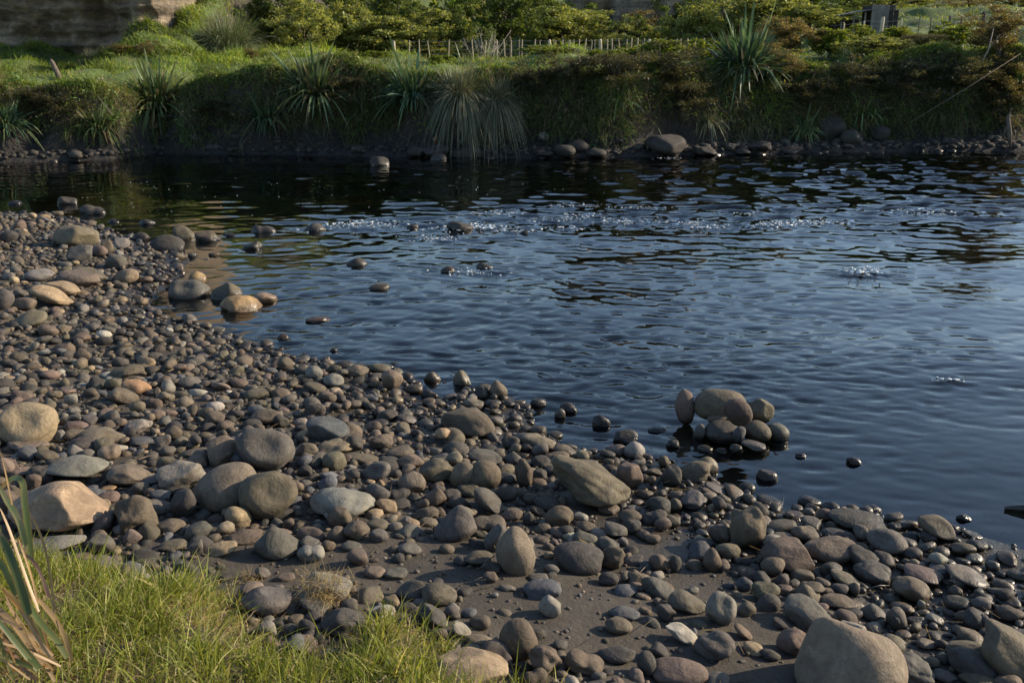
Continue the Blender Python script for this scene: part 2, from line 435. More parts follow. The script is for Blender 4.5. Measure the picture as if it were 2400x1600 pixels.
def bank_mat():
    m, nt, b = new_mat('bank earth and turf')
    geo = nt.nodes.new('ShaderNodeNewGeometry'); pos = geo.outputs['Position']
    sepn = nt.nodes.new('ShaderNodeSeparateXYZ'); nt.links.new(geo.outputs['Normal'], sepn.inputs[0])
    sep = nt.nodes.new('ShaderNodeSeparateXYZ'); nt.links.new(pos, sep.inputs[0])
    big = noise(nt, pos, .8, 4, .6, .4); mid = noise(nt, pos, 4, 5, .65, .3); fine = noise(nt, pos, 22, 5, .7)
    soil = mix(nt, ramp(nt, mid, .35, .65), (.022, .018, .013), (.055, .042, .030))  # soil made extra dark so the sunlit face reads as shaded
    turf = mix(nt, ramp(nt, mid, .35, .65), (.07, .115, .020), (.12, .165, .032))
    turf = mix(nt, ramp(nt, big, .5, .68, 0, .7), turf, (.13, .125, .05))
    turf = mix(nt, ramp(nt, fine, .55, .35, 0, .6), turf, (.03, .045, .012))
    g = math_(nt, 'ADD', sepn.outputs[2], math_(nt, 'MULTIPLY', mid, .5))
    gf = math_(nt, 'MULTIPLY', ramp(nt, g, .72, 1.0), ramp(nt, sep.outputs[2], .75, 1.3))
    sand = mix(nt, ramp(nt, fine, .35, .65), (.012, .0115, .011), (.032, .029, .026))  # near-black: damp sand plus the bank's shade put into the colour
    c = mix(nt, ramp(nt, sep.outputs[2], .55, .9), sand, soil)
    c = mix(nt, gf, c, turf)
    nt.links.new(c, b.inputs['Base Color']); b.inputs['Roughness'].default_value = .9
    nb = bump(nt, mid, .8, .12); nb = bump(nt, fine, .7, .04, nb)
    nt.links.new(nb, b.inputs['Normal'])
    return m
M_BEACH, M_BANK = beach_mat(), bank_mat()
xs = span((-140, -40, 10), (-40, -15, 1.5), (-15, 9, .07), (9, 20, .6), (20, 60, 4), (60, 140, 20))
ys = span((-60, -6, 9), (-6, 1.5, 1.0), (1.5, 13, .07), (13, 20, .11), (20, 25.5, .4))
tag(obj('gravel_beach', grid_mesh('gravel_beach', xs, ys, hgt), M_BEACH), kind='structure')
xs = span((-140, -40, 8), (-40, -22, .6), (-22, 22, .13), (22, 40, .6), (40, 140, 8))
ys = span((25.5, 27.0, .3), (27.0, 37, .13), (37, 46, .22))
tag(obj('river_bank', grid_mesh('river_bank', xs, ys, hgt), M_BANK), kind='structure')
xs = span((-400, -60, 20), (-60, -30, 1.5), (-30, 40, .5), (40, 80, 2), (80, 400, 20))
ys = span((46, 90, .5), (90, 140, 2), (140, 460, 16))
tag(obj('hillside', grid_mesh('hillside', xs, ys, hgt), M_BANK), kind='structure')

# ------------------------------------------------------------------ water
rap_pts = []      # filled below: splashes
w1, w2, w3 = Fourier(21, 5, 12, 34, 2, (.65, 1.5)), Fourier(22, 15, 30, 40, 2, (.6, 1.3)), Fourier(23, 1.0, 2.4, 14, 2, (.8, 1.3))
w4 = Fourier(25, 40, 70, 44, 2, (.6, 1.15)); w5 = Fourier(26, 6, 15, 40, 2, (.5, 1.3))
wm = Fourier(24, .25, .7, 12, 2, (.5, 1.2))
RAP = [(*at_z(u, v, 0)[:2], r, a) for u, v, r, a in
       [cp('H', 110, 405) + (.5, .5), cp('H', 320, 385) + (.5, 1), cp('H', 540, 370) + (.6, 1), cp('H', 1190, 400) + (.7, 1.3), cp('H', 940, 470) + (.5, .9),
        cp('H', 1360, 305) + (.6, .8), cp('H', 1500, 430) + (.35, .7), cp('H', 1740, 345) + (.6, .7), cp('H', 1960, 240) + (.6, .7), cp('H', 2250, 350) + (.6, .9), cp('H', 1940, 320) + (.4, .8), cp('H', 1830, 410) + (.4, .7),
        (1510, 487, .5, .7), (1600, 522, .5, .9), (1655, 535, .35, 1.1), (1812, 532, .45, 1.3), (1895, 525, .5, 1.2), (2170, 500, .6, 1.2), (1740, 500, .5, .5), (2020, 645, .32, 1.2), (2225, 893, .15, .6), (1560, 372, .4, .6), (1100, 640, .5, .6)]]
def rdg(w): return .55 * w + .9 * (.7 - np.abs(w))
def waves(X, Y):
    d = seg_dist(X, Y, shore)
    sfar = y_far(X) - Y
    calm = (.70 + .30 * sstep(.1, 2.5, d)) * (.75 + .25 * sstep(0, 1.5, sfar))
    left = .55 + .45 * sstep(-9, -1, X)
    rapid = .5 * np.exp(-((Y - 17.5 - .05 * X) / 3.2) ** 2) * sstep(-6, 0, X)
    amp = calm * left * (.75 + .45 * wm(X, Y) + .7 * rapid)
    amp = np.clip(amp, .08, 3) * (1 + .5 * sstep(15, 22, Y) * sstep(-7, 0, X)); farw = sstep(14, 21, Y) * (.25 + .75 * sstep(-10, -3, X)); near = 1 - sstep(8, 15, Y)
    z = amp * (.0036 * rdg(w1(X, Y)) * (1 - .25 * near) + .0040 * rdg(w2(X, Y)) * (1 + .7 * near) + .0018 * rdg(w4(X, Y)) * (.3 + 1.6 * near) + .020 * farw * rdg(w5(X, Y))) + .008 * calm * w3(X, Y) * (1 + rapid)
    for rx, ry, rr, a in RAP:
        g = np.exp(-((X - rx) / (rr * 1.3)) ** 2 - ((Y - ry) / (rr * .8)) ** 2)
        z = z + a * g * (.020 + .016 * np.sin(X * 9 + Y * 23 + rx * 5) + .012 * np.sin(X * 31 - Y * 19) * np.sin(Y * 37 + X * 11))
    return z
def water_mat():
    m, nt, b = new_mat('river water'); nt.nodes.remove(b)
    geo = nt.nodes.new('ShaderNodeNewGeometry'); pos = geo.outputs['Position']
    mp = nt.nodes.new('ShaderNodeMapping'); mp.inputs['Scale'].default_value = (.6, 1.6, 1); mp.inputs['Rotation'].default_value = (0, 0, math.radians(-8))
    nt.links.new(pos, mp.inputs['Vector'])
    a = noise(nt, mp.outputs[0], 7.0, 4, .6, .5); c = noise(nt, mp.outputs[0], 24, 3, .55, .3); d = noise(nt, mp.outputs[0], 2.0, 3, .5, .4)
    nb = geo.outputs['Normal']
    fr = nt.nodes.new('ShaderNodeFresnel'); fr.inputs['IOR'].default_value = 1.34; nt.links.new(nb, fr.inputs['Normal'])
    gl = nt.nodes.new('ShaderNodeBsdfGlossy'); gl.inputs['Roughness'].default_value = .03; gl.inputs['Color'].default_value = (1, 1, 1, 1); nt.links.new(nb, gl.inputs['Normal'])
    tr = nt.nodes.new('ShaderNodeBsdfTransparent'); tr.inputs['Color'].default_value = (.88, .86, .78, 1)
    mx = nt.nodes.new('ShaderNodeMixShader'); nt.links.new(fr.outputs[0], mx.inputs[0]); nt.links.new(tr.outputs[0], mx.inputs[1]); nt.links.new(gl.outputs[0], mx.inputs[2])
    out = nt.nodes['Material Output']; nt.links.new(mx.outputs[0], out.inputs['Surface'])
    va = nt.nodes.new('ShaderNodeVolumeAbsorption'); va.inputs['Color'].default_value = (.62, .56, .30, 1); va.inputs['Density'].default_value = 2.0
    nt.links.new(va.outputs[0], out.inputs['Volume'])
    return m
M_WATER = water_mat()
xs = span((-139, -40, 6), (-40, -17, .5), (-17, -8, .15), (-8, -3, .08), (-3, 6.5, .041), (6.5, 9, .08), (9, 19, .13), (19, 40, .5), (40, 139, 6))
ys = span((-60, 1, 4), (1, 3, .5), (3, 4.8, .06), (4.8, 9.6, .036), (9.6, 14, .055), (14, 20, .085), (20, 29, .10), (29, 33, .3), (33, 45, .6))
tag(obj('river', grid_mesh('river', xs, ys, waves), M_WATER), kind='structure')

# ------------------------------------------------------------------ stones
PAL = {'g': (.108, .098, .084), 'd': (.060, .054, .047), 'b': (.118, .092, .066), 't': (.27, .205, .128), 'p': (.135, .103, .082), 'l': (.195, .182, .155),
       'o': (.28, .185, .100), 'k': (.044, .041, .038), 'w': (.32, .295, .245), 'v': (.112, .094, .066), 'u': (.090, .093, .098), 'q': (.178, .146, .104), 'r': (.085, .060, .050)}  # k: wet near-black, also shade painted into far-shore boulders and some shadowed stones
CNAME = {'g': 'grey', 'd': 'dark grey', 'b': 'brown', 't': 'tan', 'p': 'reddish', 'l': 'pale grey', 'o': 'orange', 'k': 'blackish', 'w': 'whitish', 'v': 'olive-brown', 'u': 'blue-grey', 'q': 'light brown', 'r': 'dark reddish'}
SNAME = {'e': 'rounded', 'f': 'angular', 'r': 'rough', 'c': 'peaked', 'h': 'dented', 'm': 'lumpy', 'E': 'egg-shaped', 'P': 'peaked', 's': 'rounded'}
# crop-view x, y, width, height, tilt, colour, shape [; label ; landmark name]
STONES = '''
#B
190 430 400 300 0 t h ; large tan boulder with a hollowed groove at the left edge of the beach ; hollowed tan boulder
200 565 270 90 -10 p e ; long reddish stone lying in front of the hollowed tan boulder
185 622 130 95 0 u f
330 637 165 75 -10 b e
520 500 160 90 0 v e
565 567 190 110 0 d e
705 500 310 120 -4 q e ; broad pale brown flat-domed stone behind the dark round one
350 405 110 90 0 t e
413 505 75 90 0 l e
525 435 160 75 0 p e
520 600 110 80 0 l c
717 572 140 110 0 v e
752 622 160 100 0 q m
528 732 430 180 0 l f ; pale cream boulder with a cracked top, behind the big tan boulder ; pale cream boulder
410 992 640 375 -4 t f ; biggest tan boulder on the left, smooth and lit orange on its right ; big tan boulder
135 755 160 70 0 p e
225 820 120 110 0 b f
895 770 310 155 -12 p f ; long purplish-brown boulder with a flat side ; purplish boulder
1250 772 330 215 0 l r ; pale grey pitted boulder with a pointed top ; pitted grey boulder
1562 862 440 300 18 q s ; smooth light brown boulder leaning behind the dark dented one ; light brown boulder
1850 912 400 330 0 v h ; dark olive round boulder with a dent in its face ; dark dented boulder
1832 597 400 290 -10 g h ; large grey boulder with a scooped-out hollow facing us ; scooped grey boulder
1540 610 210 200 0 q f
1640 662 110 90 0 u e
1265 975 170 205 -8 d e
940 1055 275 275 0 b r ; rough brown boulder tapering to the top, right of the big tan boulder ; rough brown boulder
1175 1122 210 100 -6 b e
1362 1155 200 115 20 g e
1640 1065 190 135 -35 t e ; small tan cracked stone tilted in front of the light brown boulder
1690 1188 250 95 -4 b e
1915 1237 325 235 0 g c ; grey cone-shaped boulder on bare soil near the grass ; grey cone boulder
2142 1310 190 115 0 l m ; pale lumpy stone right of the grey cone boulder
400 1240 370 140 0 l f ; pale grey flat slab behind the grass
700 1245 195 125 -25 g e
705 1105 190 110 38 g e
912 1195 130 110 0 p f
820 1155 85 90 0 l e
1200 1255 200 75 0 v e
1352 1270 110 90 20 g f
1520 1282 225 95 5 t e
690 1388 245 135 0 g e ; smooth grey stone half hidden behind the grass tips
545 1355 205 90 0 b e
940 170 205 105 -14 o e ; bright orange-tan oval stone among dark cobbles ; orange oval stone
845 232 205 105 -20 b e
880 65 240 100 4 v r ; long dark olive stone with a knobbly outline
150 235 140 105 0 p f
670 138 150 90 0 d c
782 145 120 90 0 v e
1310 135 165 85 0 g e
950 432 200 100 12 l r ; speckled pale rough stone
1475 387 150 112 0 v r
1195 485 118 102 0 b e
1482 300 130 75 0 w e ; whitish flat stone standing out among brown cobbles
1838 368 220 105 0 v e
1932 400 122 90 -12 d e
1760 216 180 80 4 v e
1930 216 145 90 0 b e
2172 330 140 112 0 d r
1122 545 112 95 0 g f
1340 615 180 62 5 b e
970 865 118 90 0 g e
1210 882 180 90 0 k e
742 868 120 50 6 o e
755 918 150 80 -15 p m
490 250 90 82 10 l e
830 415 92 75 0 p e
1080 360 120 80 0 p e
1950 1035 172 80 10 d r
1990 1107 78 80 0 b e
2100 742 105 82 0 d e
1040 55 120 70 0 d e
60 960 150 170 0 b e
30 720 130 130 0 q e
#C
305 958 450 245 0 l r ; pale cream lumpy boulder with a crack running down it ; cracked cream boulder
282 1066 160 135 22 b f
545 892 170 112 0 g f
612 980 155 105 -35 t c
780 820 195 150 0 q f
945 747 230 155 0 v e
1128 770 175 190 0 q e ; tall light olive stone pressed against the round brown one
1278 778 238 208 0 b s ; round smooth brown boulder in the middle of the beach ; round brown boulder
1072 660 116 95 0 q e
1280 645 245 92 -8 g e
1306 945 262 135 -40 g e ; oblong grey stone lying at a slant below the round brown boulder
1428 890 155 120 0 d e
1553 762 125 205 20 b r ; narrow brown stone standing on end
2002 820 600 320 -20 v r ; largest dark boulder of the middle beach, with layered ridges ; layered dark boulder
940 925 160 130 0 p c
880 1036 178 100 5 b e
1080 1110 300 262 0 g c ; dark grey cone-shaped boulder in the middle foreground ; middle cone boulder
1310 1105 240 105 0 b m ; bone-shaped brown stone with a dip in the middle
1492 1298 270 340 6 q E ; egg-shaped light brown boulder standing on its blunt end ; egg boulder
1370 1212 190 195 0 g e
1925 1345 350 215 -8 d s ; smooth dark oval boulder right of the egg-shaped boulder ; dark oval boulder
2165 1348 172 178 0 v r
1795 1058 200 150 0 b e ; rounded brown boulder with a fine-grained top above the dark oval boulder
1468 1040 155 85 8 b e
1582 1075 80 90 0 d r
1975 1207 170 90 -5 g e
2185 1155 175 112 -15 g f
2290 1122 142 108 0 d e
1985 1130 130 82 0 b e
1945 1060 105 66 -10 w e
2138 1006 150 76 0 b e
2282 1056 170 92 -8 b e
402 1155 180 132 5 b e
540 1112 170 82 0 v e
550 1187 135 90 -15 g e
755 1162 162 98 0 g f
768 1280 172 92 -15 g e
405 1345 158 115 -15 p e
362 1260 140 70 0 g e
205 1260 100 75 0 b e
252 588 258 112 4 q r ; pitted light brown log-shaped stone resting on others ; pitted log-shaped stone
245 676 170 122 0 v e
195 470 305 175 -22 u f ; blue-grey wedge-shaped boulder with a sharp ridge ; blue-grey wedge
358 460 165 110 0 b c
387 555 135 108 -40 d e
445 660 222 66 -10 b e
540 745 205 125 25 g h
567 545 172 112 0 b r
772 676 188 105 0 b e
700 625 205 100 0 v e
58 605 155 110 0 v e
1172 405 380 200 -12 v e ; wide smooth olive-brown boulder near the water's edge ; wide olive boulder
1060 480 132 66 0 d r
745 390 142 80 -15 d e
610 370 155 92 14 d e
520 445 112 86 0 b e
642 120 155 138 -10 q f ; light brown angular boulder at the waterline, lit on its right
390 55 185 84 4 v e
560 38 152 72 -8 v e
920 92 118 86 0 v e ; rounded olive stone standing in the shallows, left of a taller one
1126 102 126 122 0 q e ; tall light brown stone in the shallows with a bright right edge
905 205 125 70 0 k f
1376 186 132 130 0 v c
1265 210 112 92 -10 k f
1205 282 155 78 0 q e
895 275 96 66 0 b e
1652 266 142 68 -5 d r
1866 306 142 86 -10 k e
1800 345 76 78 0 l e
2085 398 128 104 0 k e
2252 500 165 115 -12 k f
2312 605 155 125 0 w e ; pale cream boulder at the water's edge near the stone pile
1645 542 248 125 -10 q r ; light brown rough slab at the edge of the shallow inlet
1840 605 178 82 -12 v e
1462 548 132 102 0 d h
1582 580 122 72 0 v e
1665 602 130 96 35 g e
1672 682 142 88 0 d f
1475 652 122 88 0 g c
1655 770 112 84 0 d e
120 330 138 110 0 d r
215 246 96 72 0 b e
112 170 162 74 -20 v e
242 122 142 92 -6 l e
2282 782 185 185 0 p e ; round reddish-brown boulder right of the layered dark boulder
975 925 60 60 0 l e
1710 970 190 90 -8 d e
#A
525 462 295 165 0 q e ; large light brown boulder far up the beach, smaller stones piled around it ; far light brown boulder
1145 505 245 148 0 d e ; big dark grey round boulder at the far waterline ; far dark round boulder
1263 432 170 118 -18 v e
1435 452 180 92 0 v e
980 456 128 78 0 d e
545 572 200 110 8 g f
802 632 140 110 14 g e
832 510 126 94 0 l f
738 530 92 112 -15 b e
690 558 104 86 0 p e
1300 812 280 168 -8 g h ; grey saddle-backed boulder with a hump, at the inlet ; grey saddle boulder
1356 735 122 98 -12 o e ; orange-pink peaked stone behind the grey saddle boulder
1560 826 222 146 0 v e
1664 912 294 142 -5 o f ; orange-brown wedge boulder wet along its base ; orange-brown wedge
1828 874 165 80 -5 t e
875 735 165 108 15 t f
1005 757 102 66 0 p f
540 752 278 112 -8 p e ; long reddish-brown boulder on the upper left beach
615 728 245 108 -22 v e
425 806 262 100 -20 t e
358 858 310 108 -24 t f ; long tan boulder tilted down to the right, on the upper left beach
272 718 192 82 0 l e
167 920 168 92 0 p e
28 890 135 155 0 g e
142 850 104 66 0 g e
335 1106 132 84 0 b e
200 1022 240 112 10 q c
555 1150 132 70 0 b e
450 1230 132 92 0 b e
570 1266 112 82 0 b e
1305 1022 102 72 -20 g e
1500 1095 102 45 0 g e
1950 1140 78 50 8 b e
462 206 132 64 -6 d r
635 270 175 72 -12 d m ; dark curved stone lying in the water far up the beach
620 366 92 44 0 b e
105 220 90 36 0 k e
782 345 76 32 0 k e
1015 352 118 46 -6 d e
1812 402 178 68 0 d m ; dark two-humped rock out in the current
2170 390 165 78 0 d c ; dark pointed rock breaking the current, second from the beach
1740 516 142 62 8 d r
1580 440 92 30 0 k e
1475 572 76 28 0 t e
1325 578 62 32 0 l e
62 455 128 86 0 d e
160 442 90 55 0 b e
300 326 92 52 0 t e
225 312 56 42 0 t e
395 300 82 44 0 b e
130 382 96 80 10 p f
1965 1332 112 104 -10 v e
2190 1016 172 42 0 p e ; low reddish stone barely showing above the river
2165 1392 120 100 0 l e
#H
785 380 82 32 0 k e
1110 386 185 76 -6 d f ; dark angular rock with white water breaking around it
1555 427 104 46 -6 k c
402 632 148 82 -6 d f
1025 682 106 56 0 b e
1285 652 124 50 -8 k f
555 798 145 56 10 b e
240 1232 56 28 0 d e
#D
275 270 120 208 5 p s y7.54 ; reddish stone standing on end at the left of the stone pile
490 256 318 205 4 v s y7.50 ; biggest olive-brown boulder on top of the stone pile ; pile's top boulder
602 300 190 155 -28 r s y7.04 ; dark reddish bean-shaped stone lying across the front of the stone pile
738 297 172 150 18 v f y7.40 ; angular olive stone at the upper right of the stone pile
480 342 135 78 0 b e y7.36
515 430 240 150 0 d s y7.22 ; dark oval boulder at the bottom of the stone pile
716 420 178 124 -5 b s y7.20 ; smooth brown stone low on the right of the stone pile
838 430 146 120 -22 g s y7.24 ; wet grey stone at the right end of the stone pile, glinting
604 442 78 102 -12 u e y7.10 ; small blue-grey stone propped upright against the stone pile
365 436 86 118 12 g r y7.24
695 500 152 62 -4 g e y6.98
588 522 78 55 0 g e y6.93
200 490 92 56 0 k e
400 518 96 42 0 v e
495 532 72 36 0 k e
105 405 112 40 0 k e
985 562 66 30 0 d e
1310 595 92 46 -10 d e
780 684 132 76 -15 d e ; dark oval stone alone in the shallow water below the stone pile
650 756 116 64 0 d e
1040 840 142 62 0 d e
1420 886 122 56 0 k e
1985 942 92 46 -8 k e
350 666 188 130 6 v r ; rough olive boulder leaning on a pale stone at the waterline
397 622 150 130 -25 q e
195 692 122 130 0 d r
145 606 68 78 10 b e
320 842 182 114 0 g r ; grey pitted stone with a glinting wet right side
120 872 160 106 0 d e
215 872 92 86 0 v e
510 840 96 72 0 v e
470 772 155 58 -22 g e
435 790 122 54 -15 b e
800 842 185 62 -15 d e
660 1018 222 268 0 v r ; tall blocky olive boulder standing upright near the right shore ; tall blocky boulder
862 1000 205 92 10 v e y5.62 ; flat oval stone balanced beside the tall blocky boulder
500 1050 152 124 0 b e
1010 1052 172 112 -22 p e
880 1076 165 84 0 q e
908 1175 330 205 -12 p f ; angular reddish-brown boulder with flat faces near the right shore ; angular reddish boulder
1165 1132 325 158 5 p e ; long smooth brown boulder behind the angular reddish one
1340 968 376 128 -4 k f ; long low blackish boulder at the right waterline ; low black boulder
1515 1092 252 146 -8 g h ; grey disc-shaped stone with a dished top ; dished grey stone
1348 1200 215 128 -6 d r
1820 1005 240 142 -22 v e ; wet olive boulder standing in the water at the far right ; wet olive boulder
1768 1066 108 72 -15 k e
1135 926 112 72 0 b e
1245 910 76 58 0 t e
1302 890 76 52 0 b e
1190 1036 142 58 0 g e
535 1150 162 106 12 v e
440 1215 116 150 14 b e
120 1226 136 112 0 b e
215 1236 82 112 0 d e
375 1110 162 72 0 d e
810 1246 142 128 -12 v e
650 1280 122 62 6 b m
1500 1200 150 88 -38 d e
1420 1282 225 128 -5 d e
190 970 116 78 0 v e
365 1000 78 58 0 v e
80 1076 96 62 0 b e
2062 1112 132 66 0 k e
2030 1050 132 44 -16 d e
#G
1262 905 640 560 26 q P ; huge light brown boulder at the bottom edge, peaked on its left ; huge bottom boulder
2262 860 430 270 -42 v e ; large olive boulder cut off by the right edge of the picture ; right-edge boulder
2045 930 312 172 -6 d e ; dark oval boulder beside the right-edge boulder
1655 950 300 168 -10 g r ; grey pitted slab right of the huge bottom boulder ; grey pitted slab
460 810 248 168 0 g r ; dark grey cracked boulder on sand ; cracked grey boulder
497 595 192 202 -8 l h ; pale grey folded stone standing on edge in the sand ; folded grey stone
295 550 248 128 -10 v e
160 615 120 112 0 d r
262 742 225 92 -24 w f ; whitish tilted stone with a sharp edge, on sand
770 486 172 125 0 v e
1030 610 305 190 -12 g f ; grey bulky boulder with a pinched top behind the huge bottom boulder
1220 550 222 92 -6 v e
650 596 122 84 0 v e
1270 642 145 86 -20 p e
930 802 188 152 0 p e
700 838 136 74 -8 t e
800 870 126 74 -5 d e
1662 470 228 142 -14 v e
1732 380 238 108 -8 p e
1425 380 228 130 -5 d e
2000 392 282 110 -20 g e
1262 412 205 90 -16 v e
1222 470 106 72 0 d e
1306 470 76 82 -10 d e
1940 558 158 112 -12 d f
1572 652 150 120 -50 g e
1566 686 62 92 5 d e
1425 610 162 112 0 g c
1702 662 124 62 0 g f
1806 656 108 72 0 l f
1500 845 142 92 0 g e
1752 806 128 64 -6 q e
245 985 345 165 0 p e ; broad reddish-brown stone at the bottom edge of the picture
445 1030 205 110 10 g e
40 930 120 150 0 d e
112 856 132 100 -18 d f
1862 1005 152 72 0 d e
2065 1020 212 104 0 v e
2252 1035 165 105 0 p e
2000 842 235 120 10 v f
872 420 82 76 0 d e
640 442 104 92 0 u e
2110 530 132 82 -8 d r
1722 570 56 66 0 l e
872 682 132 58 -20 d e
632 732 140 62 -35 b e
#F
185 512 375 220 0 l f ; pale cream boulder beside the grass with dry straw caught on it ; straw-covered pale boulder
968 566 248 158 -8 v e ; olive-brown domed boulder half sunk in the soil
938 722 240 135 -42 d e
525 412 152 80 0 p e ; reddish domed stone on bare soil
662 425 180 74 0 g e
120 650 245 105 -20 g e
305 748 310 172 0 d e ; dark grey boulder behind the second grass tuft ; dark boulder by the tuft
102 726 122 84 0 d e
1122 806 165 90 -35 l f
1240 884 195 92 -10 q e
1352 972 250 180 -15 d h
1514 880 268 272 0 b s ; round brown boulder like a ball at the bottom of the sand ; ball-like boulder
1697 1020 245 205 -10 p r ; dark reddish rough stone beside the ball-like boulder
1968 1030 275 165 -12 b m
2190 982 262 118 4 d e
1250 755 148 92 0 v e
1065 666 92 66 0 l f
1172 692 118 70 0 u e
1682 532 262 145 8 u f ; blue-grey angular boulder casting a shadow on sand
1732 645 156 148 -6 l f ; squarish grey stone alone on the sand, half in shadow
2206 780 195 118 -12 v e
2242 690 220 92 -6 u e
1165 1095 560 330 0 t f ; pale tan boulder with a sunlit ridge at the bottom edge ; ridged tan boulder
1325 450 102 72 0 p r
1330 386 122 90 0 d e
1655 452 152 62 0 g e
1440 520 122 46 -10 g e
1240 318 195 105 0 v e
1120 335 112 64 0 d e
1740 390 112 72 -8 g e
2138 460 142 95 0 d e
345 650 132 100 0 d f
#E
1830 612 355 200 0 g e ; smooth dark grey boulder beside the tip of the grass ; grey boulder at the grass tip
1838 812 135 112 0 l e
1812 418 112 78 -18 g e
1955 446 152 62 0 b f
2052 748 142 86 0 b r
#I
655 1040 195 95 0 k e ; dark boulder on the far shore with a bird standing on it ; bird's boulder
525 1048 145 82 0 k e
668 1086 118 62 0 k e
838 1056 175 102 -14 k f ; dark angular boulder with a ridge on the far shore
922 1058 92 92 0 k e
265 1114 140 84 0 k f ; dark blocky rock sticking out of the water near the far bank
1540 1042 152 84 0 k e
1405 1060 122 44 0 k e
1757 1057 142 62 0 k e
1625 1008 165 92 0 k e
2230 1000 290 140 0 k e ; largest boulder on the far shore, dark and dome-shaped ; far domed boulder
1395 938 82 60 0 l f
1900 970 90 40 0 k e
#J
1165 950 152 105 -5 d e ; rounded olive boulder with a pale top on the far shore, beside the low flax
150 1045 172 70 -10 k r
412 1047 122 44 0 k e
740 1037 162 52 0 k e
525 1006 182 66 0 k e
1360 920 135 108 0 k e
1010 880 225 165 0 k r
'''
def ico(sub):
    import bmesh
    bm = bmesh.new(); bmesh.ops.create_icosphere(bm, subdivisions=sub, radius=1)
    bm.verts.index_update()
    V = np.array([v.co[:] for v in bm.verts]); F = np.array([[v.index for v in f.verts] for f in bm.faces]); bm.free()
    return V, F
ICO = {s: ico(s) for s in (1, 2, 3, 4, 5)}
def shape_stone(V, code, rng):
    P = V.copy()
    k, lo, hi, s = {'e': (9, .70, .95, .05), 'E': (4, .9, 1.0, .1), 'P': (5, .82, .97, .08), 's': (4, .86, .98, .1), 'f': (9, .60, .86, .035), 'r': (9, .66, .9, .05), 'c': (6, .8, .95, .08), 'h': (6, .78, .95, .08), 'm': (6, .76, .97, .08)}[code]
    nr = rng.normal(size=(k, 3)); nr /= np.linalg.norm(nr, axis=1)[:, None]
    for n in nr:
        d = P @ n - rng.uniform(lo, hi)
        P -= n[None] * (np.logaddexp(0, d / s) * s)[:, None]
    sd = int(rng.integers(1e6))
    a1, a2, a3 = {'e': (.065, .026, .009), 'E': (.025, .010, .003), 'P': (.04, .014, .004), 's': (.045, .012, .004), 'f': (.05, .025, .010), 'r': (.10, .055, .022), 'c': (.05, .02, .006), 'h': (.06, .02, .007), 'm': (.12, .025, .006)}[code]
    x, y, z = V.T
    disp = a1 * Fourier(sd, 1.6, 3.4, 10, 3)(x, y, z) + a2 * Fourier(sd + 1, 4, 8, 12, 3)(x, y, z) + a3 * Fourier(sd + 2, 10, 20, 14, 3)(x, y, z)
    if code == 'r':     # chips, pits and bedding ridges
        disp += .03 * np.sin(6 * (z + .5 * x + .12 * Fourier(sd + 5, 2, 4, 6, 3)(x, y, z)))
    if code == 'h':
        d0 = np.array([rng.uniform(-.35, .35), -.75, .55]); d0 /= np.linalg.norm(d0)
        disp -= .34 * np.exp(-((1 - V @ d0) / .16) ** 2) - .07 * np.exp(-((1 - V @ d0 - .45) / .2) ** 2)
    if code == 'm':
        disp += .16 * np.abs(x) - .18 * np.exp(-(x / .35) ** 2) * (z > -.2)
    P = P * (1 + disp)[:, None]
    if code == 'c':
        zz = np.clip((P[:, 2] + .55) / 1.5, 0, 1); P[:, :2] *= (1.12 - .62 * zz ** 1.3)[:, None]; P[:, 0] += .18 * rng.choice([-1, 1]) * zz
    if code == 'E':
        P[:, [0, 1]] *= (1 - .15 * P[:, 2])[:, None]
    if code == 'P':
        P[:, [0, 1]] *= (1 - .42 * P[:, 2])[:, None]
    lo_, hi_ = P.min(0), P.max(0)
    return (P - (lo_ + hi_) / 2) / ((hi_ - lo_) / 2)

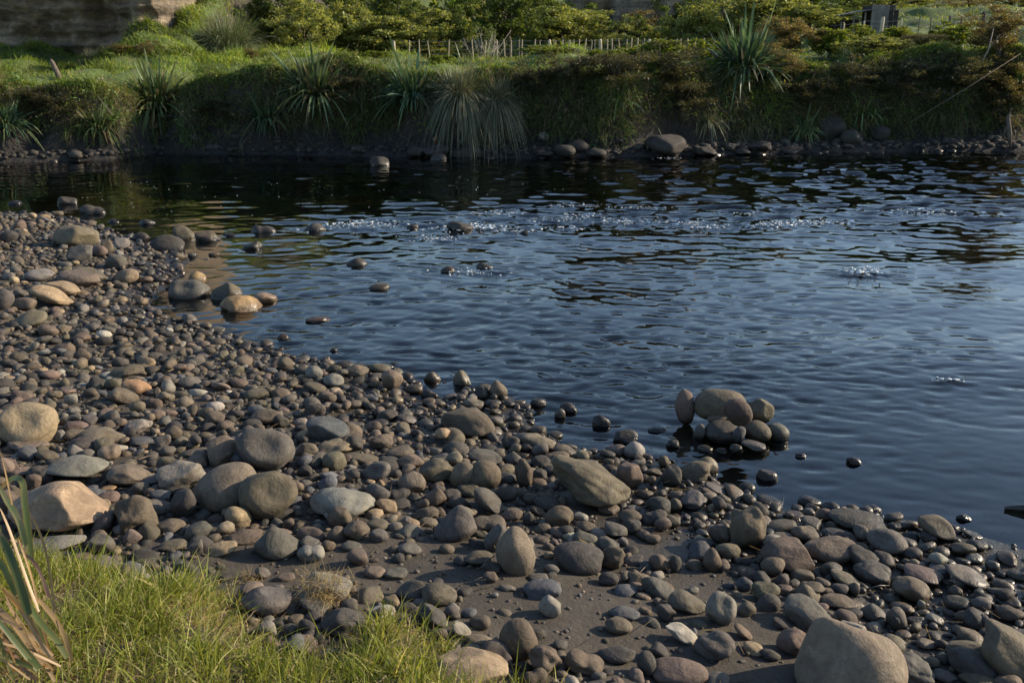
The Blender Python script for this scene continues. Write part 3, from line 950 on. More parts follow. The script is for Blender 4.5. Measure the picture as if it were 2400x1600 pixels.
rows = []; crop = None
for ln in STONES.strip().splitlines():
    ln = ln.strip()
    if ln[0] == '#': crop = ln[1]; continue
    f = [q.strip() for q in ln.split(';')]; q = f[0].split()
    u, v = cp(crop, float(q[0]), float(q[1])); s = CROP[crop][2]
    rows.append(dict(u=u, v=v, w=float(q[2]) / s, h=float(q[3]) / s, rot=math.radians(float(q[4])), col=q[5], sh=q[6], y=float(q[7][1:]) if len(q) > 7 else None,
                     label=f[1] if len(f) > 1 else None, ref=f[2] if len(f) > 2 else None))
foot = []       # footprints, for the small stones between
for i, r in enumerate(rows):
    rng = np.random.default_rng(1000 + i)
    d0 = ray(r['u'], r['v']); phi = math.atan2(-d0[2], math.hypot(d0[0], d0[1]))
    p = at_y(r['u'], r['v'], r['y']) if r['y'] else on_ground(r['u'], r['v'], 0.03, -.02)
    for it in range(3):
        dist = np.linalg.norm(p - np.array([0, 0, CAM_H])); dist_ax = dist / math.hypot(1, math.hypot((r['u'] - 1200) / FPX, (r['v'] - 800) / FPX))
        a = r['w'] / 2 * dist_ax / FPX; hh = r['h'] / 2 * dist_ax / FPX * 1.05
        g = gnd(p[0], p[1]); inw = g < -.012 and not r['y']
        if inw:
            c = a * .75; b = max((2 * hh - c * math.sin(phi)) / math.cos(phi), .6 * hh) * .72; lift = .42 * b; fl = 0.0
        else:
            c = min(.88 * a, .82 * hh / math.sin(phi)) if phi > .02 else .85 * a
            b = math.sqrt(max(hh ** 2 - (c * math.sin(phi)) ** 2, (.25 * hh) ** 2)) / math.cos(phi)
            be = math.sqrt((a * math.sin(r['rot'])) ** 2 + (b * math.cos(r['rot'])) ** 2)
            lift = .74 * be; fl = None
        if r['y']: break
        p = on_ground(r['u'], r['v'], lift, 0.0 if inw else None)
    if inw: p[2] = .03 * b
    sub = 5 if r['w'] > 190 else (4 if r['w'] > 58 else 3)
    V, F = ICO[sub]
    P = shape_stone(V, r['sh'], rng) * np.array([a, c, b])
    cs, sn = math.cos(r['rot']), math.sin(r['rot'])
    P = P @ np.array([[cs, 0, -sn], [0, 1, 0], [sn, 0, cs]]).T
    if inw:
        g = gnd(p[0], p[1]); low = P[:, 2].min(); want = g - .02 - p[2]
        if want < low: P[:, 2] = np.where(P[:, 2] < 0, P[:, 2] * want / low, P[:, 2])
    yaw = math.atan2(-d0[0], d0[1])
    kind = 'boulder' if r['w'] > 60 else ('stone' if r['w'] > 33 else 'cobble')
    o = obj(kind, fast_mesh(kind, P, F), M_STONE)
    o.location = p; o.rotation_euler = (0, 0, yaw)
    base = np.array(PAL[r['col']]) * rng.uniform(.88, 1.14) * (1 + rng.normal(size=3) * .025)
    o.color = (*np.clip(base, .02, .8), 1)
    r.update(o=o, p=p, a=a, kind=kind, b=b)
    foot.append((p[0], p[1], max(a, c) * .80, a, c, yaw))
# labels: written ones first, then looks plus the nearest landmark
marks = [r for r in rows if r['ref']]
used = set(r['label'] for r in rows if r['label'])
def side_word(dx, dy):
    ax, ay = abs(dx), abs(dy) * 1.6
    h = 'right of' if dx > 0 else 'left of'; v = 'in front of' if dy > 0 else 'behind'
    if ax > 2.2 * ay: return ('just ' if ax < 90 else 'further ') + h
    if ay > 2.2 * ax: return ('just ' if ay < 90 else 'well ') + v
    return v + ' and ' + h
for r in rows:
    if r['label']: continue
    size = 'large' if r['w'] > 75 else ('medium' if r['w'] > 50 else ('small' if r['w'] > 34 else 'little'))
    ratio = r['w'] / r['h']
    form = 'flat' if ratio > 2.2 else ('oblong' if ratio > 1.75 else ('upright' if ratio < .85 else ''))
    look = ' '.join(q for q in (size, CNAME[r['col']], SNAME[r['sh']] if not form else form, r['kind']) if q)
    for m in sorted(marks, key=lambda m: (m['u'] - r['u']) ** 2 + ((m['v'] - r['v']) * 1.6) ** 2):
        lab = look + ' ' + side_word(r['u'] - m['u'], r['v'] - m['v']) + ' the ' + m['ref']
        if lab not in used: break
    if len(lab.split()) > 16: lab = lab.replace(size + ' ', '', 1)
    used.add(lab); r['label'] = lab
for r in rows:
    tag(r['o'], r['label'], r['kind'], 'stones on the river beach' if r['p'][1] < 24 else 'boulders along the far shore')

# ------------------------------------------------------------------ the countless smaller cobbles and the gravel between
rng = np.random.default_rng(77)
cell = .16; hashg = {}
def hkey(x, y): return (int(math.floor(x / cell)), int(math.floor(y / cell)))
def add_h(x, y, r):
    n = int(math.ceil(r / cell)) if r > cell else 0
    kx, ky = hkey(x, y)
    for i in range(kx - n, kx + n + 1):
        for j in range(ky - n, ky + n + 1): hashg.setdefault((i, j), []).append((x, y, r))
def free(x, y, r, k):
    kx, ky = hkey(x, y)
    for i in (kx - 1, kx, kx + 1):
        for j in (ky - 1, ky, ky + 1):
            for (qx, qy, qr) in hashg.get((i, j), ()):
                if (qx - x) ** 2 + (qy - y) ** 2 < (k * (qr + r)) ** 2: return False
    return True
for f in foot:
    x, y, rr, a, c, yaw = f
    # long stones block as two or three discs along their length
    m = max(1, int(round(a / max(c, .02))))
    for t in np.linspace(-1, 1, m) if m > 1 else [0]:
        add_h(x + math.cos(yaw) * t * (a - c) * .8, y + math.sin(yaw) * t * (a - c) * .8, min(a, c) * .86)
SAND = [(*on_ground(u * K, v * K)[:2], r) for u, v, r in [(1180, 1330, .55), (1330, 1400, .45), (1050, 1300, .35), (1400, 1450, .35), (1700, 1450, .30), (1690, 1530, .35), (800, 1300, .35), (700, 1330, .30),
        (1400, 1190, .18), (1500, 1250, .2), (1620, 1360, .3), (560, 1310, .30), (2000, 1550, .35), (1150, 1410, .3)]]
def sandy(x, y):
    return min(1, 1.6 * max(math.exp(-((x - sx) ** 2 + (y - sy) ** 2 * .7) / (r * r)) for sx, sy, r in SAND))
cob = []
def scatter(n, r0, r1, ymin, ymax, k, sandkeep, shallow, power=1.0):
    added = 0
    for _ in range(n):
        y = ymin + (ymax - ymin) * rng.random() ** power
        x = rng.uniform(-.60 * y - 1.0, .60 * y + 1.0)
        if not (-13.8 < x < 9.8): continue
        sd = float(gq(_GSD, x, y))
        if sd < -shallow or (sd < 0 and rng.random() > .35 + .4 * math.exp(sd * 4)): continue
        j, i = gidx(x, y)
        if _GM[int(j), int(i)]: continue
        if rng.random() < sandy(x, y) * sandkeep: continue
        r = r0 + (r1 - r0) * rng.random() ** 1.6
        if not free(x, y, r, k): continue
        add_h(x, y, r); cob.append((x, y, r)); added += 1
    return added
scatter(11000, .050, .085, 2.6, 22, .84, .98, .25)
scatter(26000, .031, .050, 2.6, 20, .82, .96, .6, 1.15)
scatter(26000, .017, .031, 2.6, 14, .86, .96, .8, 1.3)
scatter(18000, .008, .016, 2.6, 9.0, .92, .80, .12, 1.2)
base_n = len(cob)
hash0, hashg = hashg, {}
for f in foot: add_h(f[0], f[1], f[2] * .9)
scatter(3200, .034, .062, 2.8, 20, 1.0, 1.0, -.15)          # a looser second layer lying on the first
cob = np.array(cob); layer = np.zeros(len(cob)); layer[base_n:] = 1
keys = list('ggbbvvdddpqluktw'); wts = np.array([9, 9, 9, 9, 8, 8, 6, 6, 6, 5, 4, 4, 4, 2, 2, 1.]); wts /= wts.sum()
protos = {s: [shape_stone(ICO[s][0], c, np.random.default_rng(300 + q)) for q, c in enumerate('eeeeeffffffrrm')] for s in (1, 2, 3)}
def cobble_mesh(name, C, sub, lay):
    pv = protos[sub]; F0 = ICO[sub][1]; nv = len(ICO[sub][0]); n = len(C)
    which = rng.integers(0, len(pv), n)
    P = np.stack(pv)[which]
    s = np.stack([C[:, 2] * rng.uniform(.95, 1.3, n), C[:, 2] * rng.uniform(.7, 1.0, n), C[:, 2] * rng.uniform(.42, .82, n)], 1)
    P = P * s[:, None, :]
    tilt = rng.normal(size=n) * .22; ct, st = np.cos(tilt)[:, None], np.sin(tilt)[:, None]
    X, Z = P[..., 0] * ct - P[..., 2] * st, P[..., 0] * st + P[..., 2] * ct
    yaw = rng.uniform(0, 6.283, n); cy, sy = np.cos(yaw)[:, None], np.sin(yaw)[:, None]
    Y = P[..., 1]
    gz = gq(_GH, C[:, 0], C[:, 1])
    W = np.stack([X * cy - Y * sy + C[:, 0][:, None], X * sy + Y * cy + C[:, 1][:, None], Z + (gz + s[:, 2] * rng.uniform(-.05, .62, n) + lay * C[:, 2] * .75 - .035 * (gz < -.01))[:, None]], -1)
    col = np.array([PAL[keys[q]] for q in rng.choice(len(keys), n, p=wts)]) * rng.uniform(.72, 1.3, n)[:, None] * (1 + rng.normal(size=(n, 3)) * .02)
    colv = np.repeat(np.clip(col, .02, .6)[:, None, :], nv, 1).reshape(-1, 3)
    Fa = (F0[None] + (np.arange(n) * nv)[:, None, None]).reshape(-1, 3)
    return fast_mesh(name, W.reshape(-1, 3), Fa, colv)
ratio = cob[:, 2] / cob[:, 1]; layer_ = layer
big_, mid_, low_ = ratio > .0105, (ratio <= .0105) & (ratio > .0032), ratio <= .0032
tag(obj('small_cobbles', cobble_mesh('small_cobbles', cob[big_], 3, layer[big_]), M_COBBLE), 'smaller rounded cobbles lying between the large near stones', 'cobbles', kind='stuff')
tag(obj('beach_cobbles', cobble_mesh('beach_cobbles', cob[mid_], 2, layer[mid_]), M_COBBLE), 'countless small grey and brown cobbles covering the whole beach', 'cobbles', kind='stuff')
tag(obj('gravel', cobble_mesh('gravel', cob[low_], 1, layer[low_]), M_COBBLE), 'fine gravel and pebbles filling the gaps on the beach', 'gravel', kind='stuff')

# ------------------------------------------------------------------ far side: cliffs
def rock_face_mat():
    m, nt, b = new_mat('banded cliff rock')
    geo = nt.nodes.new('ShaderNodeNewGeometry'); pos = geo.outputs['Position']
    mp = nt.nodes.new('ShaderNodeMapping'); mp.inputs['Scale'].default_value = (.22, .22, 1.6); mp.inputs['Rotation'].default_value = (0, .05, 0); nt.links.new(pos, mp.inputs['Vector'])
    band = noise(nt, mp.outputs[0], 2.2, 6, .6, .5); mid = noise(nt, pos, 2.4, 6, .65, .4); fine = noise(nt, pos, 14, 5, .7)
    c = mix(nt, ramp(nt, band, .35, .65), (.10, .083, .068), (.33, .26, .19))
    c = mix(nt, ramp(nt, mid, .45, .70, 0, .7), c, (.46, .36, .24))
    c = mix(nt, ramp(nt, fine, .48, .30, 0, .8), c, (.04, .034, .030))
    nt.links.new(c, b.inputs['Base Color']); b.inputs['Roughness'].default_value = .9
    nb = bump(nt, band, .8, .15); nb = bump(nt, mid, .7, .2, nb); nb = bump(nt, fine, .7, .05, nb)
    nt.links.new(nb, b.inputs['Normal']); return m
M_CLIFF = rock_face_mat()
M_DRIFT = plain_mat('grey driftwood', (.07, .055, .042), (.20, .165, .125), 16, .9, .7, .015, (1, 1, .2))
def cliff(name, x0, x1, z0, z1, yfun, back, step=.12):
    us = np.arange(x0, x1 + step, step); vs_ = np.arange(z0, z1, step)
    X, Z = np.meshgrid(us, vs_); Y = yfun(X, Z)
    V = [np.stack([X, Y, Z], -1)]
    for k, dy in enumerate((.6, 1.6, back)):
        V.append(np.stack([us, Y[-1] + dy, np.full_like(us, z1 + .25 * (k + 1))], -1)[None])
    V = np.concatenate(V, 0); ny, nx = V.shape[:2]
    # fold the ends back so the rock has thickness
    left = V[:, :1] + np.array([-.3, back, 0]); right = V[:, -1:] + np.array([.5, back, 0])
    V = np.concatenate([left, V, right], 1); nx += 2
    i = np.arange(ny - 1)[:, None] * nx + np.arange(nx - 1)[None, :]
    F = np.stack([i, i + 1, i + nx + 1, i + nx], -1).reshape(-1, 4)
    return fast_mesh(name, V.reshape(-1, 3), F)
cf1, cf2, cf3 = Fourier(41, .4, 1.0, 12), Fourier(42, 1.6, 4, 14), Fourier(43, 5, 11, 16)
def cliff_a(X, Z):
    edge = sstep(-17.5, -14.2, X)
    over = 1.5 * sstep(3.7, 5.6, Z + .35 * cf1(X, Z * .4)) * (1 - .2 * edge)
    col = .75 * np.exp(-((X + 17.6) / .55) ** 2) * sstep(3.4, 4.0, Z) + .9 * np.exp(-((X + 14.9) / .6) ** 2) * sstep(3.0, 3.6, Z) + .5 * np.exp(-((X + 16.1) / .35) ** 2)
    bed = .10 * np.sin(Z * 9 + .6 * cf1(X, Z)) + .06 * np.sin(Z * 21 + cf1(X * 2, Z))
    return 43.6 - over - col + .35 * cf1(X, Z * 1.5) + .20 * cf2(X, Z * 1.4) + .10 * cf3(X, Z * 1.6) + bed - .8 * edge
tag(obj('cliff', cliff('cliff', -42, -14.3, 1.8, 9.5, cliff_a, 6.0, .11), M_CLIFF), kind='structure')
def cliff_b(X, Z):
    return 76 + .9 * cf1(X * .6, Z * .3) + .5 * cf2(X * .8, Z * .25) + .2 * cf3(X, Z * .3) + .12 * (Z - 5)
cb = at_y(1345, 30, 76); ce = at_y(1680, 30, 76)
tag(obj('rock_outcrop', cliff('rock_outcrop', cb[0], ce[0], 3.0, 13.5, cliff_b, 6.0, .2), M_CLIFF), kind='structure')

# ------------------------------------------------------------------ far side: turf, hanging grass
rng = np.random.default_rng(501)
GREEN = np.array([(.15, .215, .026), (.19, .245, .036), (.10, .165, .024), (.23, .245, .06), (.28, .24, .10)])
def pick(pal, n, p=None, j=.18):
    return np.asarray(pal)[rng.choice(len(pal), n, p=p)] * rng.uniform(1 - j, 1 + j, n)[:, None]
def blades_on(xy, L, W, pal, p, lean=.5, droop=.35, segs=2, zoff=0.0, bias=(0, 0)):
    n = len(xy); z = hgt(xy[:, 0], xy[:, 1]) + zoff
    base = np.column_stack([xy, z - .02])
    d = np.column_stack([rng.normal(size=n) * lean + bias[0], rng.normal(size=n) * lean + bias[1], np.ones(n)])
    patch = np.clip(1 + .38 * f2(xy[:, 0] * 1.3, xy[:, 1] * .9) + .2 * f1(xy[:, 0], xy[:, 1]), .45, 1.5)
    hl = np.clip(1 + .5 * f2(xy[:, 0] * 1.1 + 9, xy[:, 1]), .4, 2.2)
    return ribbons(base, d, L * hl, W, np.full(n, droop) * rng.uniform(.5, 1.6, n), pick(pal, n, p) * patch[:, None], segs, rng=rng)
def clumped(n, x0, x1, y0, y1, spread, per):
    m = max(1, n // per); c = np.column_stack([rng.uniform(x0, x1, m), rng.uniform(y0, y1, m)])
    q = np.repeat(c, per, 0); return q + rng.normal(size=q.shape) * spread
parts = []
# terrace edge and flat
xy = clumped(38000, -20, 20, 29, 46, .14, 9); sf = xy[:, 1] - y_far(xy[:, 0])
xy = xy[(sf > 1.7) & (np.abs(xy[:, 0]) < .56 * xy[:, 1] + 1)]
parts.append(blades_on(xy, rng.uniform(.10, .30, len(xy)), rng.uniform(.018, .035, len(xy)), GREEN, [.32, .32, .2, .11, .05]))
# left hill slope and right paddock, coarse tussocks
xy = clumped(24000, -16, -6, 37, 54, .22, 8)
parts.append(blades_on(xy, rng.uniform(.18, .50, len(xy)), rng.uniform(.03, .05, len(xy)), GREEN, [.3, .34, .12, .17, .07], .45, .6, 2, 0, (0, -.35)))
xy = clumped(16000, -22, -10, 34, 44, .2, 6)
parts.append(blades_on(xy, rng.uniform(.12, .35, len(xy)), rng.uniform(.025, .045, len(xy)), GREEN, [.35, .3, .25, .08, .02]))
xy = clumped(12000, 10, 55, 44, 100, .35, 8); xy = xy[xy[:, 0] < .56 * xy[:, 1] + 2]
parts.append(blades_on(xy, rng.uniform(.25, .6, len(xy)), rng.uniform(.05, .10, len(xy)), GREEN * .95, [.25, .3, .1, .25, .10], .5, .5, 2, 0, (-.2, -.2)))
xy = clumped(12000, -12, 20, 44, 64, .25, 6)
parts.append(blades_on(xy, rng.uniform(.15, .45, len(xy)), rng.uniform(.03, .06, len(xy)), GREEN, [.3, .3, .2, .15, .05]))
V, F, C = join(parts)
tag(obj('bank_grass', fast_mesh('bank_grass', V, F, C, False), M_GRASS), 'bright green grass covering the terrace and slopes across the river', 'grass', kind='stuff')
# drooping, half-dead grass on the bank face
parts = []
HANG = np.array([(.10, .16, .04), (.13, .18, .05), (.22, .18, .105), (.18, .145, .085), (.075, .125, .04)])
pp = []
for _ in range(1500):
    u_ = rng.uniform(-60, 2460); v_ = rng.uniform(150 + 45 * (u_ < 480), 318)
    if u_ < 560 and rng.random() < .35: continue
    if f1(u_ * .012, v_ * .02) + .6 * f2(u_ * .012, v_ * .02) > .75: continue
    if 540 < u_ < 2460 and v_ > 300 and rng.random() < .6: continue
    pp.append(on_ground(u_, v_, y0=25))
pp = np.array(pp); cx, cyy = pp[:, 0], pp[:, 1]
per = 20; q = np.repeat(np.column_stack([cx, cyy]), per, 0) + rng.normal(size=(len(cx) * per, 2)) * .10
tone = np.repeat(pick(HANG, len(cx), [.24, .22, .22, .2, .12], .25), per, 0)
n = len(q); z = hgt(q[:, 0], q[:, 1])
d = np.column_stack([rng.normal(size=n) * .55, -np.abs(rng.normal(size=n)) * .6 - .25, rng.uniform(.1, 1.0, n)])
parts.append(ribbons(np.column_stack([q, z - .03]), d, rng.uniform(.25, .70, n), rng.uniform(.016, .032, n), rng.uniform(.5, 1.2, n), tone * rng.uniform(.75, 1.3, n)[:, None], 3, rng=rng))
ux = np.concatenate([np.interp(np.linspace(0, 1, 900), [0, 1], [-17.5, 18.5]) + rng.normal(size=900) * .2]); uy = y_far(ux); bz = np.zeros(900)
for st in np.arange(.5, 3.2, .1):      # walk up the face to the lip
    zz_ = far_z(ux, y_far(ux) + st); nx_ = far_z(ux, y_far(ux) + st + .25); lip = (bz == 0) & (zz_ > 1.55) & (nx_ - zz_ < .12); uy = np.where(lip, y_far(ux) + st, uy); bz = np.where(lip, 1, bz)
ux, uy = ux[bz > 0], uy[bz > 0]; per = 26; size_ = np.repeat(rng.uniform(.5, 1.5, len(ux)), per)
q = np.repeat(np.column_stack([ux, uy]), per, 0) + rng.normal(size=(len(ux) * per, 2)) * np.array([.14, .12]); n = len(q)
tone = np.repeat(pick(GREEN, len(ux), [.3, .25, .22, .13, .1], .25), per, 0)
d = np.column_stack([rng.normal(size=n) * .5, rng.normal(size=n) * .4 - .35, rng.uniform(.4, 1.2, n)])
parts.append(ribbons(np.column_stack([q, far_z(q[:, 0], q[:, 1]) - .03]), d, rng.uniform(.2, .5, n) * size_, rng.uniform(.016, .03, n), rng.uniform(.4, 1.2, n), tone * rng.uniform(.75, 1.25, n)[:, None], 3, rng=rng))
V, F, C = join(parts)
tag(obj('hanging_grass', fast_mesh('hanging_grass', V, F, C, False), M_GRASS), 'drooping green and dead brown grass hanging down the shaded far bank', 'grass', kind='stuff')

# leafy weeds, ferns and dead twigs tangled over the bank face
parts = []
WEED = np.array([(.13, .20, .045), (.18, .22, .06), (.09, .16, .04), (.21, .19, .08), (.16, .13, .07), (.08, .12, .045)])
for _ in range(520):
    u_ = rng.uniform(-60, 2460); v_ = rng.uniform(135 + 45 * (u_ < 480), 300)
    p = on_ground(u_, v_, y0=25); m = int(rng.integers(18, 70)); R = rng.uniform(.10, .34)
    off = rng.normal(size=(m, 3)) * R * np.array([.6, .45, .5]) + np.array([0, -.08, .08])
    d = off + rng.normal(size=(m, 3)) * .15
    ls = rng.uniform(.05, .12); c = WEED[rng.integers(0, 6)] * rng.uniform(.8, 1.3)
    parts.append(ribbons(p + off, d, np.full(m, ls) * rng.uniform(.6, 1.3, m), np.full(m, ls * rng.uniform(.3, .6)), np.full(m, .2), np.repeat(c[None], m, 0) * rng.uniform(.8, 1.2, m)[:, None], 2, rng=rng, tipw=.15))
    if rng.random() < .55:
        m = int(rng.integers(4, 14)); d = rng.normal(size=(m, 3)) * np.array([1, .4, .6]) + np.array([0, -.35, .1])
        parts.append(ribbons(np.repeat(p[None], m, 0) + rng.normal(size=(m, 3)) * .06, d, rng.uniform(.3, .9, m), np.full(m, .013), rng.uniform(-.1, .5, m), np.repeat(np.array([(.15, .12, .09)]), m, 0) * rng.uniform(.6, 1.4, m)[:, None], 3, rng=rng, tipw=.3))
V, F, C = join(parts)
tag(obj('bank_weeds', fast_mesh('bank_weeds', V, F, C, False), M_GRASS), 'tangle of leafy weeds and dead twigs over the face of the far bank', 'weeds', kind='stuff')

# ------------------------------------------------------------------ far side: flax, tussocks
def make_leafset(seed, n, L, Wd, up, droop, pal, segs=5, r0=.12, spreadz=(.2, 1.0)):
    r = np.random.default_rng(seed)
    an = r.uniform(0, 6.283, n); el = r.uniform(*spreadz, n)
    d = np.column_stack([np.cos(an) * (1 - el * .85), np.sin(an) * (1 - el * .85), el * up + .1])
    base = np.column_stack([np.cos(an) * r0 * r.random(n), np.sin(an) * r0 * r.random(n), np.zeros(n)])
    side = np.cross(d, np.column_stack([np.cos(an), np.sin(an), np.zeros(n)]) * 0 + np.array([0, 0, 1.0])) + r.normal(size=(n, 3)) * .25
    c = np.asarray(pal)[r.integers(0, len(pal), n)] * r.uniform(.75, 1.25, n)[:, None]
    return ribbons(base, d, L * r.uniform(.55, 1.0, n), Wd * r.uniform(.8, 1.2, n), droop * r.uniform(.3, 1.5, n) * (1.3 - el), c, segs, side, rng=r, tipw=.04, shape=.55)
FLAXPAL = [(.10, .155, .075), (.13, .18, .10), (.08, .135, .075), (.16, .18, .075)]
FLAX_LEAF = []
for s in range(6):     # single leaf meshes shared by the big flax plants
    r = np.random.default_rng(60 + s)
    V, F, C = ribbons(np.zeros((1, 3)), np.array([[0.28, 0, 1.0]]), np.array([1.0]), np.array([.054]), np.array([[.06, .2, .42, .75, 1.05, 1.35][s]]), np.array([FLAXPAL[s % 4]]), 7, np.array([[0, 1.0, 0]]), tipw=.05, shape=.5)
    FLAX_LEAF.append(fast_mesh('leaf', V, F, C, True)); FLAX_LEAF[-1].materials.append(M_FLAX)
def flax(u, v, y, h, n, label, seed, base_z=None, tone=(1, 1, 1), flop=0.0):
    h *= 1.24; n = int(n * 1.1); flop += .15
    r = np.random.default_rng(seed); p = on_ground(u, v, y0=24)
    e = empty('flax_plant', (p[0], p[1], p[2] - .05)); tag(e, label, 'flax', 'flax plants on the far bank')
    V, F, C = make_leafset(seed + 400, int(n * 5), h * .72, h * .040, .95, .62 + flop * .5, [tuple(q * t_ for q, t_ in zip(c_, tone)) for c_ in FLAXPAL + [(.05, .085, .045), (.15, .12, .075)]], 6, h * .2, (.22, 1.0))
    tag(obj('foliage', fast_mesh('foliage', V, F, C, False), M_FLAX, e), kind='stuff')
    for k in range(n):
        el = r.random(); an = r.uniform(0, 6.283)
        idx = min(5, int((1 - el) * 4.2 + r.random() * 1.6 + flop * 2))
        o = bpy.data.objects.new('leaf', FLAX_LEAF[idx]); COL.objects.link(o); o.parent = e
        rad = .16 * r.random() * h
        o.location = (math.cos(an) * rad, math.sin(an) * rad, 0)
        lean = (1 - el) * 1.25 - .15 + flop * .4
        o.rotation_euler = (r.normal() * .12, lean, an)
        L = h * r.uniform(.6, 1.08)
        o.scale = (L, L * r.uniform(.75, 1.1), L)
        c = r.uniform(.7, 1.25)
        t = (1.9, 1.45, 1.0) if r.random() < .06 + .12 * (1 - el) else (1, 1, 1)
        o.color = (tone[0] * c * t[0], tone[1] * c * t[1], tone[2] * c * t[2], 1)
    return e
flax(1742, 168, 33.2, 2.05, 110, 'big blue-green flax plant with upright sword leaves on the bank top', 1, None, (.95, 1.05, 1.15))
flax(742, 225, 30.6, 1.75, 80, 'tall dark flax plant drooping over the left bank edge', 2)
flax(625, 280, 29.6, 1.25, 55, 'low dark flax clump left of the tall drooping one', 3, None, (.7, .75, .75), .3)
flax(367, 250, 29.9, 1.85, 90, 'broad flax plant at the dark gap in the left bank', 4, None, (1.0, .95, .75), .1)
flax(970, 228, 30.6, 1.6, 75, 'dark blue-green flax pressed against the big tussock', 5, None, (.75, .9, .95), .15)
flax(1884, 306, 31.3, 1.05, 60, 'low flax with drooping pale leaves at the water edge', 6, None, (1.25, 1.3, 1.2), .55)
flax(2020, 265, 32.3, 1.15, 22, 'thin flax with few arching leaves right of the low one', 7, None, (1.1, 1.2, .9), .2)
flax(12, 292, 29.3, 1.2, 45, 'dark flax clump at the far left edge of the bank', 8, None, (.7, .85, .85), .3)
flax(232, 300, 29.3, 1.1, 45, 'small flax clump low on the left bank', 9, None, (.9, .9, .7), .35)
flax(1448, 235, 31.6, .95, 26, 'small sparse flax on the middle of the bank face', 10, None, (.8, .95, .8), .35)
flax(850, 265, 30.4, .9, 24, 'small ragged flax between the tall flax and the dark one', 11, None, (.75, .8, .6), .4)
flax(1090, 150, 32.6, .9, 9, 'few stiff flax leaves poking above the big tussock', 12, None, (1.2, 1.15, 1.0), -.1)
def tussock(u, v, z, R, n, label, seed, pal, wd=.024, droop=1.15, ez=(.15, 1.0)):
    p = on_ground(u, v, y0=24); e = empty('tussock', (p[0], p[1] - .05, p[2] - .05)); tag(e, label, 'tussock')
    V, F, C = make_leafset(seed, n, R, wd, 1.0, droop, pal, 6, R * .22, ez)
    tag(obj('foliage', fast_mesh('foliage', V, F, C, False), M_FLAX, e), kind='stuff'); return e
TOE = [(.15, .175, .11), (.11, .145, .09), (.19, .195, .13), (.24, .215, .15)]
p = at_y(1110, 250, 30.0)
tussock(1080, 232, 0, 1.5, 3600, 'big grey-green tussock grass arching over the middle bank', 21, TOE)
e = tussock(1160, 245, 0, 1.3, 2600, 'right-hand half of the arching tussock, with pale dead tips', 22, TOE)
p2 = at_y(534, 148, 40.5)
tussock(536, 128, 0, 2.9, 3000, 'tall rounded tussock grass on the sunny left slope', 23, [(.13, .16, .075), (.08, .115, .045), (.20, .21, .11)], .022, 1.6, (.5, 1.0))
tussock(218, 140, 0, .75, 260, 'small tussock under the cliff foot', 24, [(.12, .14, .07), (.17, .16, .09)], .02, 1.0)
tussock(1660, 285, 0, .8, 260, 'small pale tussock under the big flax', 25, TOE)
tussock(1760, 295, 0, .75, 280, 'low drooping tussock near the far shore boulders', 26, [(.16, .16, .08), (.11, .13, .06), (.20, .17, .10)])
tussock(2200, 262, 0, .8, 300, 'green-topped tussock above the dark sand shore', 27, [(.05, .085, .03), (.07, .10, .03), (.17, .14, .09)])
tussock(2262, 272, 0, .6, 240, 'small brown-skirted tussock beside the split dead log', 28, [(.05, .085, .03), (.17, .14, .09), (.15, .12, .07)])

# ------------------------------------------------------------------ far side: shrubs and trees
def crown_mesh(name, seed, n, ls, pal, clumps=60, flat=.85, long=1.7):
    r = np.random.default_rng(seed)
    c = r.normal(size=(clumps, 3)); c /= np.linalg.norm(c, axis=1)[:, None]
    c *= (r.random(clumps) ** .45)[:, None]; c[:, 2] = c[:, 2] * flat
    c *= (1 + .22 * Fourier(seed, 1.5, 3, 8, 3)(*c.T))[:, None]
    cs = r.uniform(.10, .24, clumps); ctone = r.uniform(.7, 1.25, clumps)
    which = r.integers(0, clumps, n)
    off = r.normal(size=(n, 3)); off /= np.linalg.norm(off, axis=1)[:, None]; off *= (r.random(n) ** .5)[:, None]; off[:, 2] *= .65
    P = c[which] + off * cs[which][:, None]
    d = r.normal(size=(n, 3)) * .6 + off * .8 + np.array([0, 0, .15]); d /= np.linalg.norm(d, axis=1)[:, None]
    s = np.cross(d, r.normal(size=(n, 3))); s /= np.linalg.norm(s, axis=1)[:, None]
    L = ls * r.uniform(.6, 1.25, n)[:, None]
    V = np.stack([P, P + d * L * .5 + s * L / long * .5, P + d * L, P + d * L * .5 - s * L / long * .5], 1).reshape(-1, 3)
    F = np.arange(4 * n).reshape(n, 4)
    col = np.asarray(pal)[r.integers(0, len(pal), n)] * ctone[which][:, None] * r.uniform(.85, 1.15, n)[:, None]
    me = fast_mesh(name, V, F, np.repeat(col, 4, 0), False); me.materials.append(M_LEAF)
    tr = []; trunk_top = np.array([0, 0, -.25])
    tr.append(([(0, 0, -1.35), (.03, .02, -.8), tuple(trunk_top)], np.array([.085, .065, .045]), 6))
    for k in r.choice(clumps, min(16, clumps), replace=False):
        m_ = (trunk_top + c[k]) / 2 + r.normal(size=3) * .06
        st = np.array([.02, .0, -.6 + .4 * r.random()])
        tr.append(([tuple(st), tuple(m_), tuple(c[k])], np.array([.035, .02, .008]), 4))
    tm = tubes_mesh('trunk', tr); tm.materials.append(M_BARK)
    return me, tm
OLIVE = [(.215, .24, .065), (.26, .28, .09), (.31, .31, .12), (.15, .185, .05)]
DARK = [(.06, .09, .024), (.08, .11, .028), (.10, .13, .036)]
YELL = [(.15, .19, .025), (.11, .16, .022), (.20, .215, .04)]
GORSE = [(.15, .115, .055), (.19, .145, .07), (.12, .115, .045), (.21, .15, .065)]
TWIG = [(.10, .085, .055), (.13, .115, .075), (.085, .095, .04), (.07, .06, .04)]
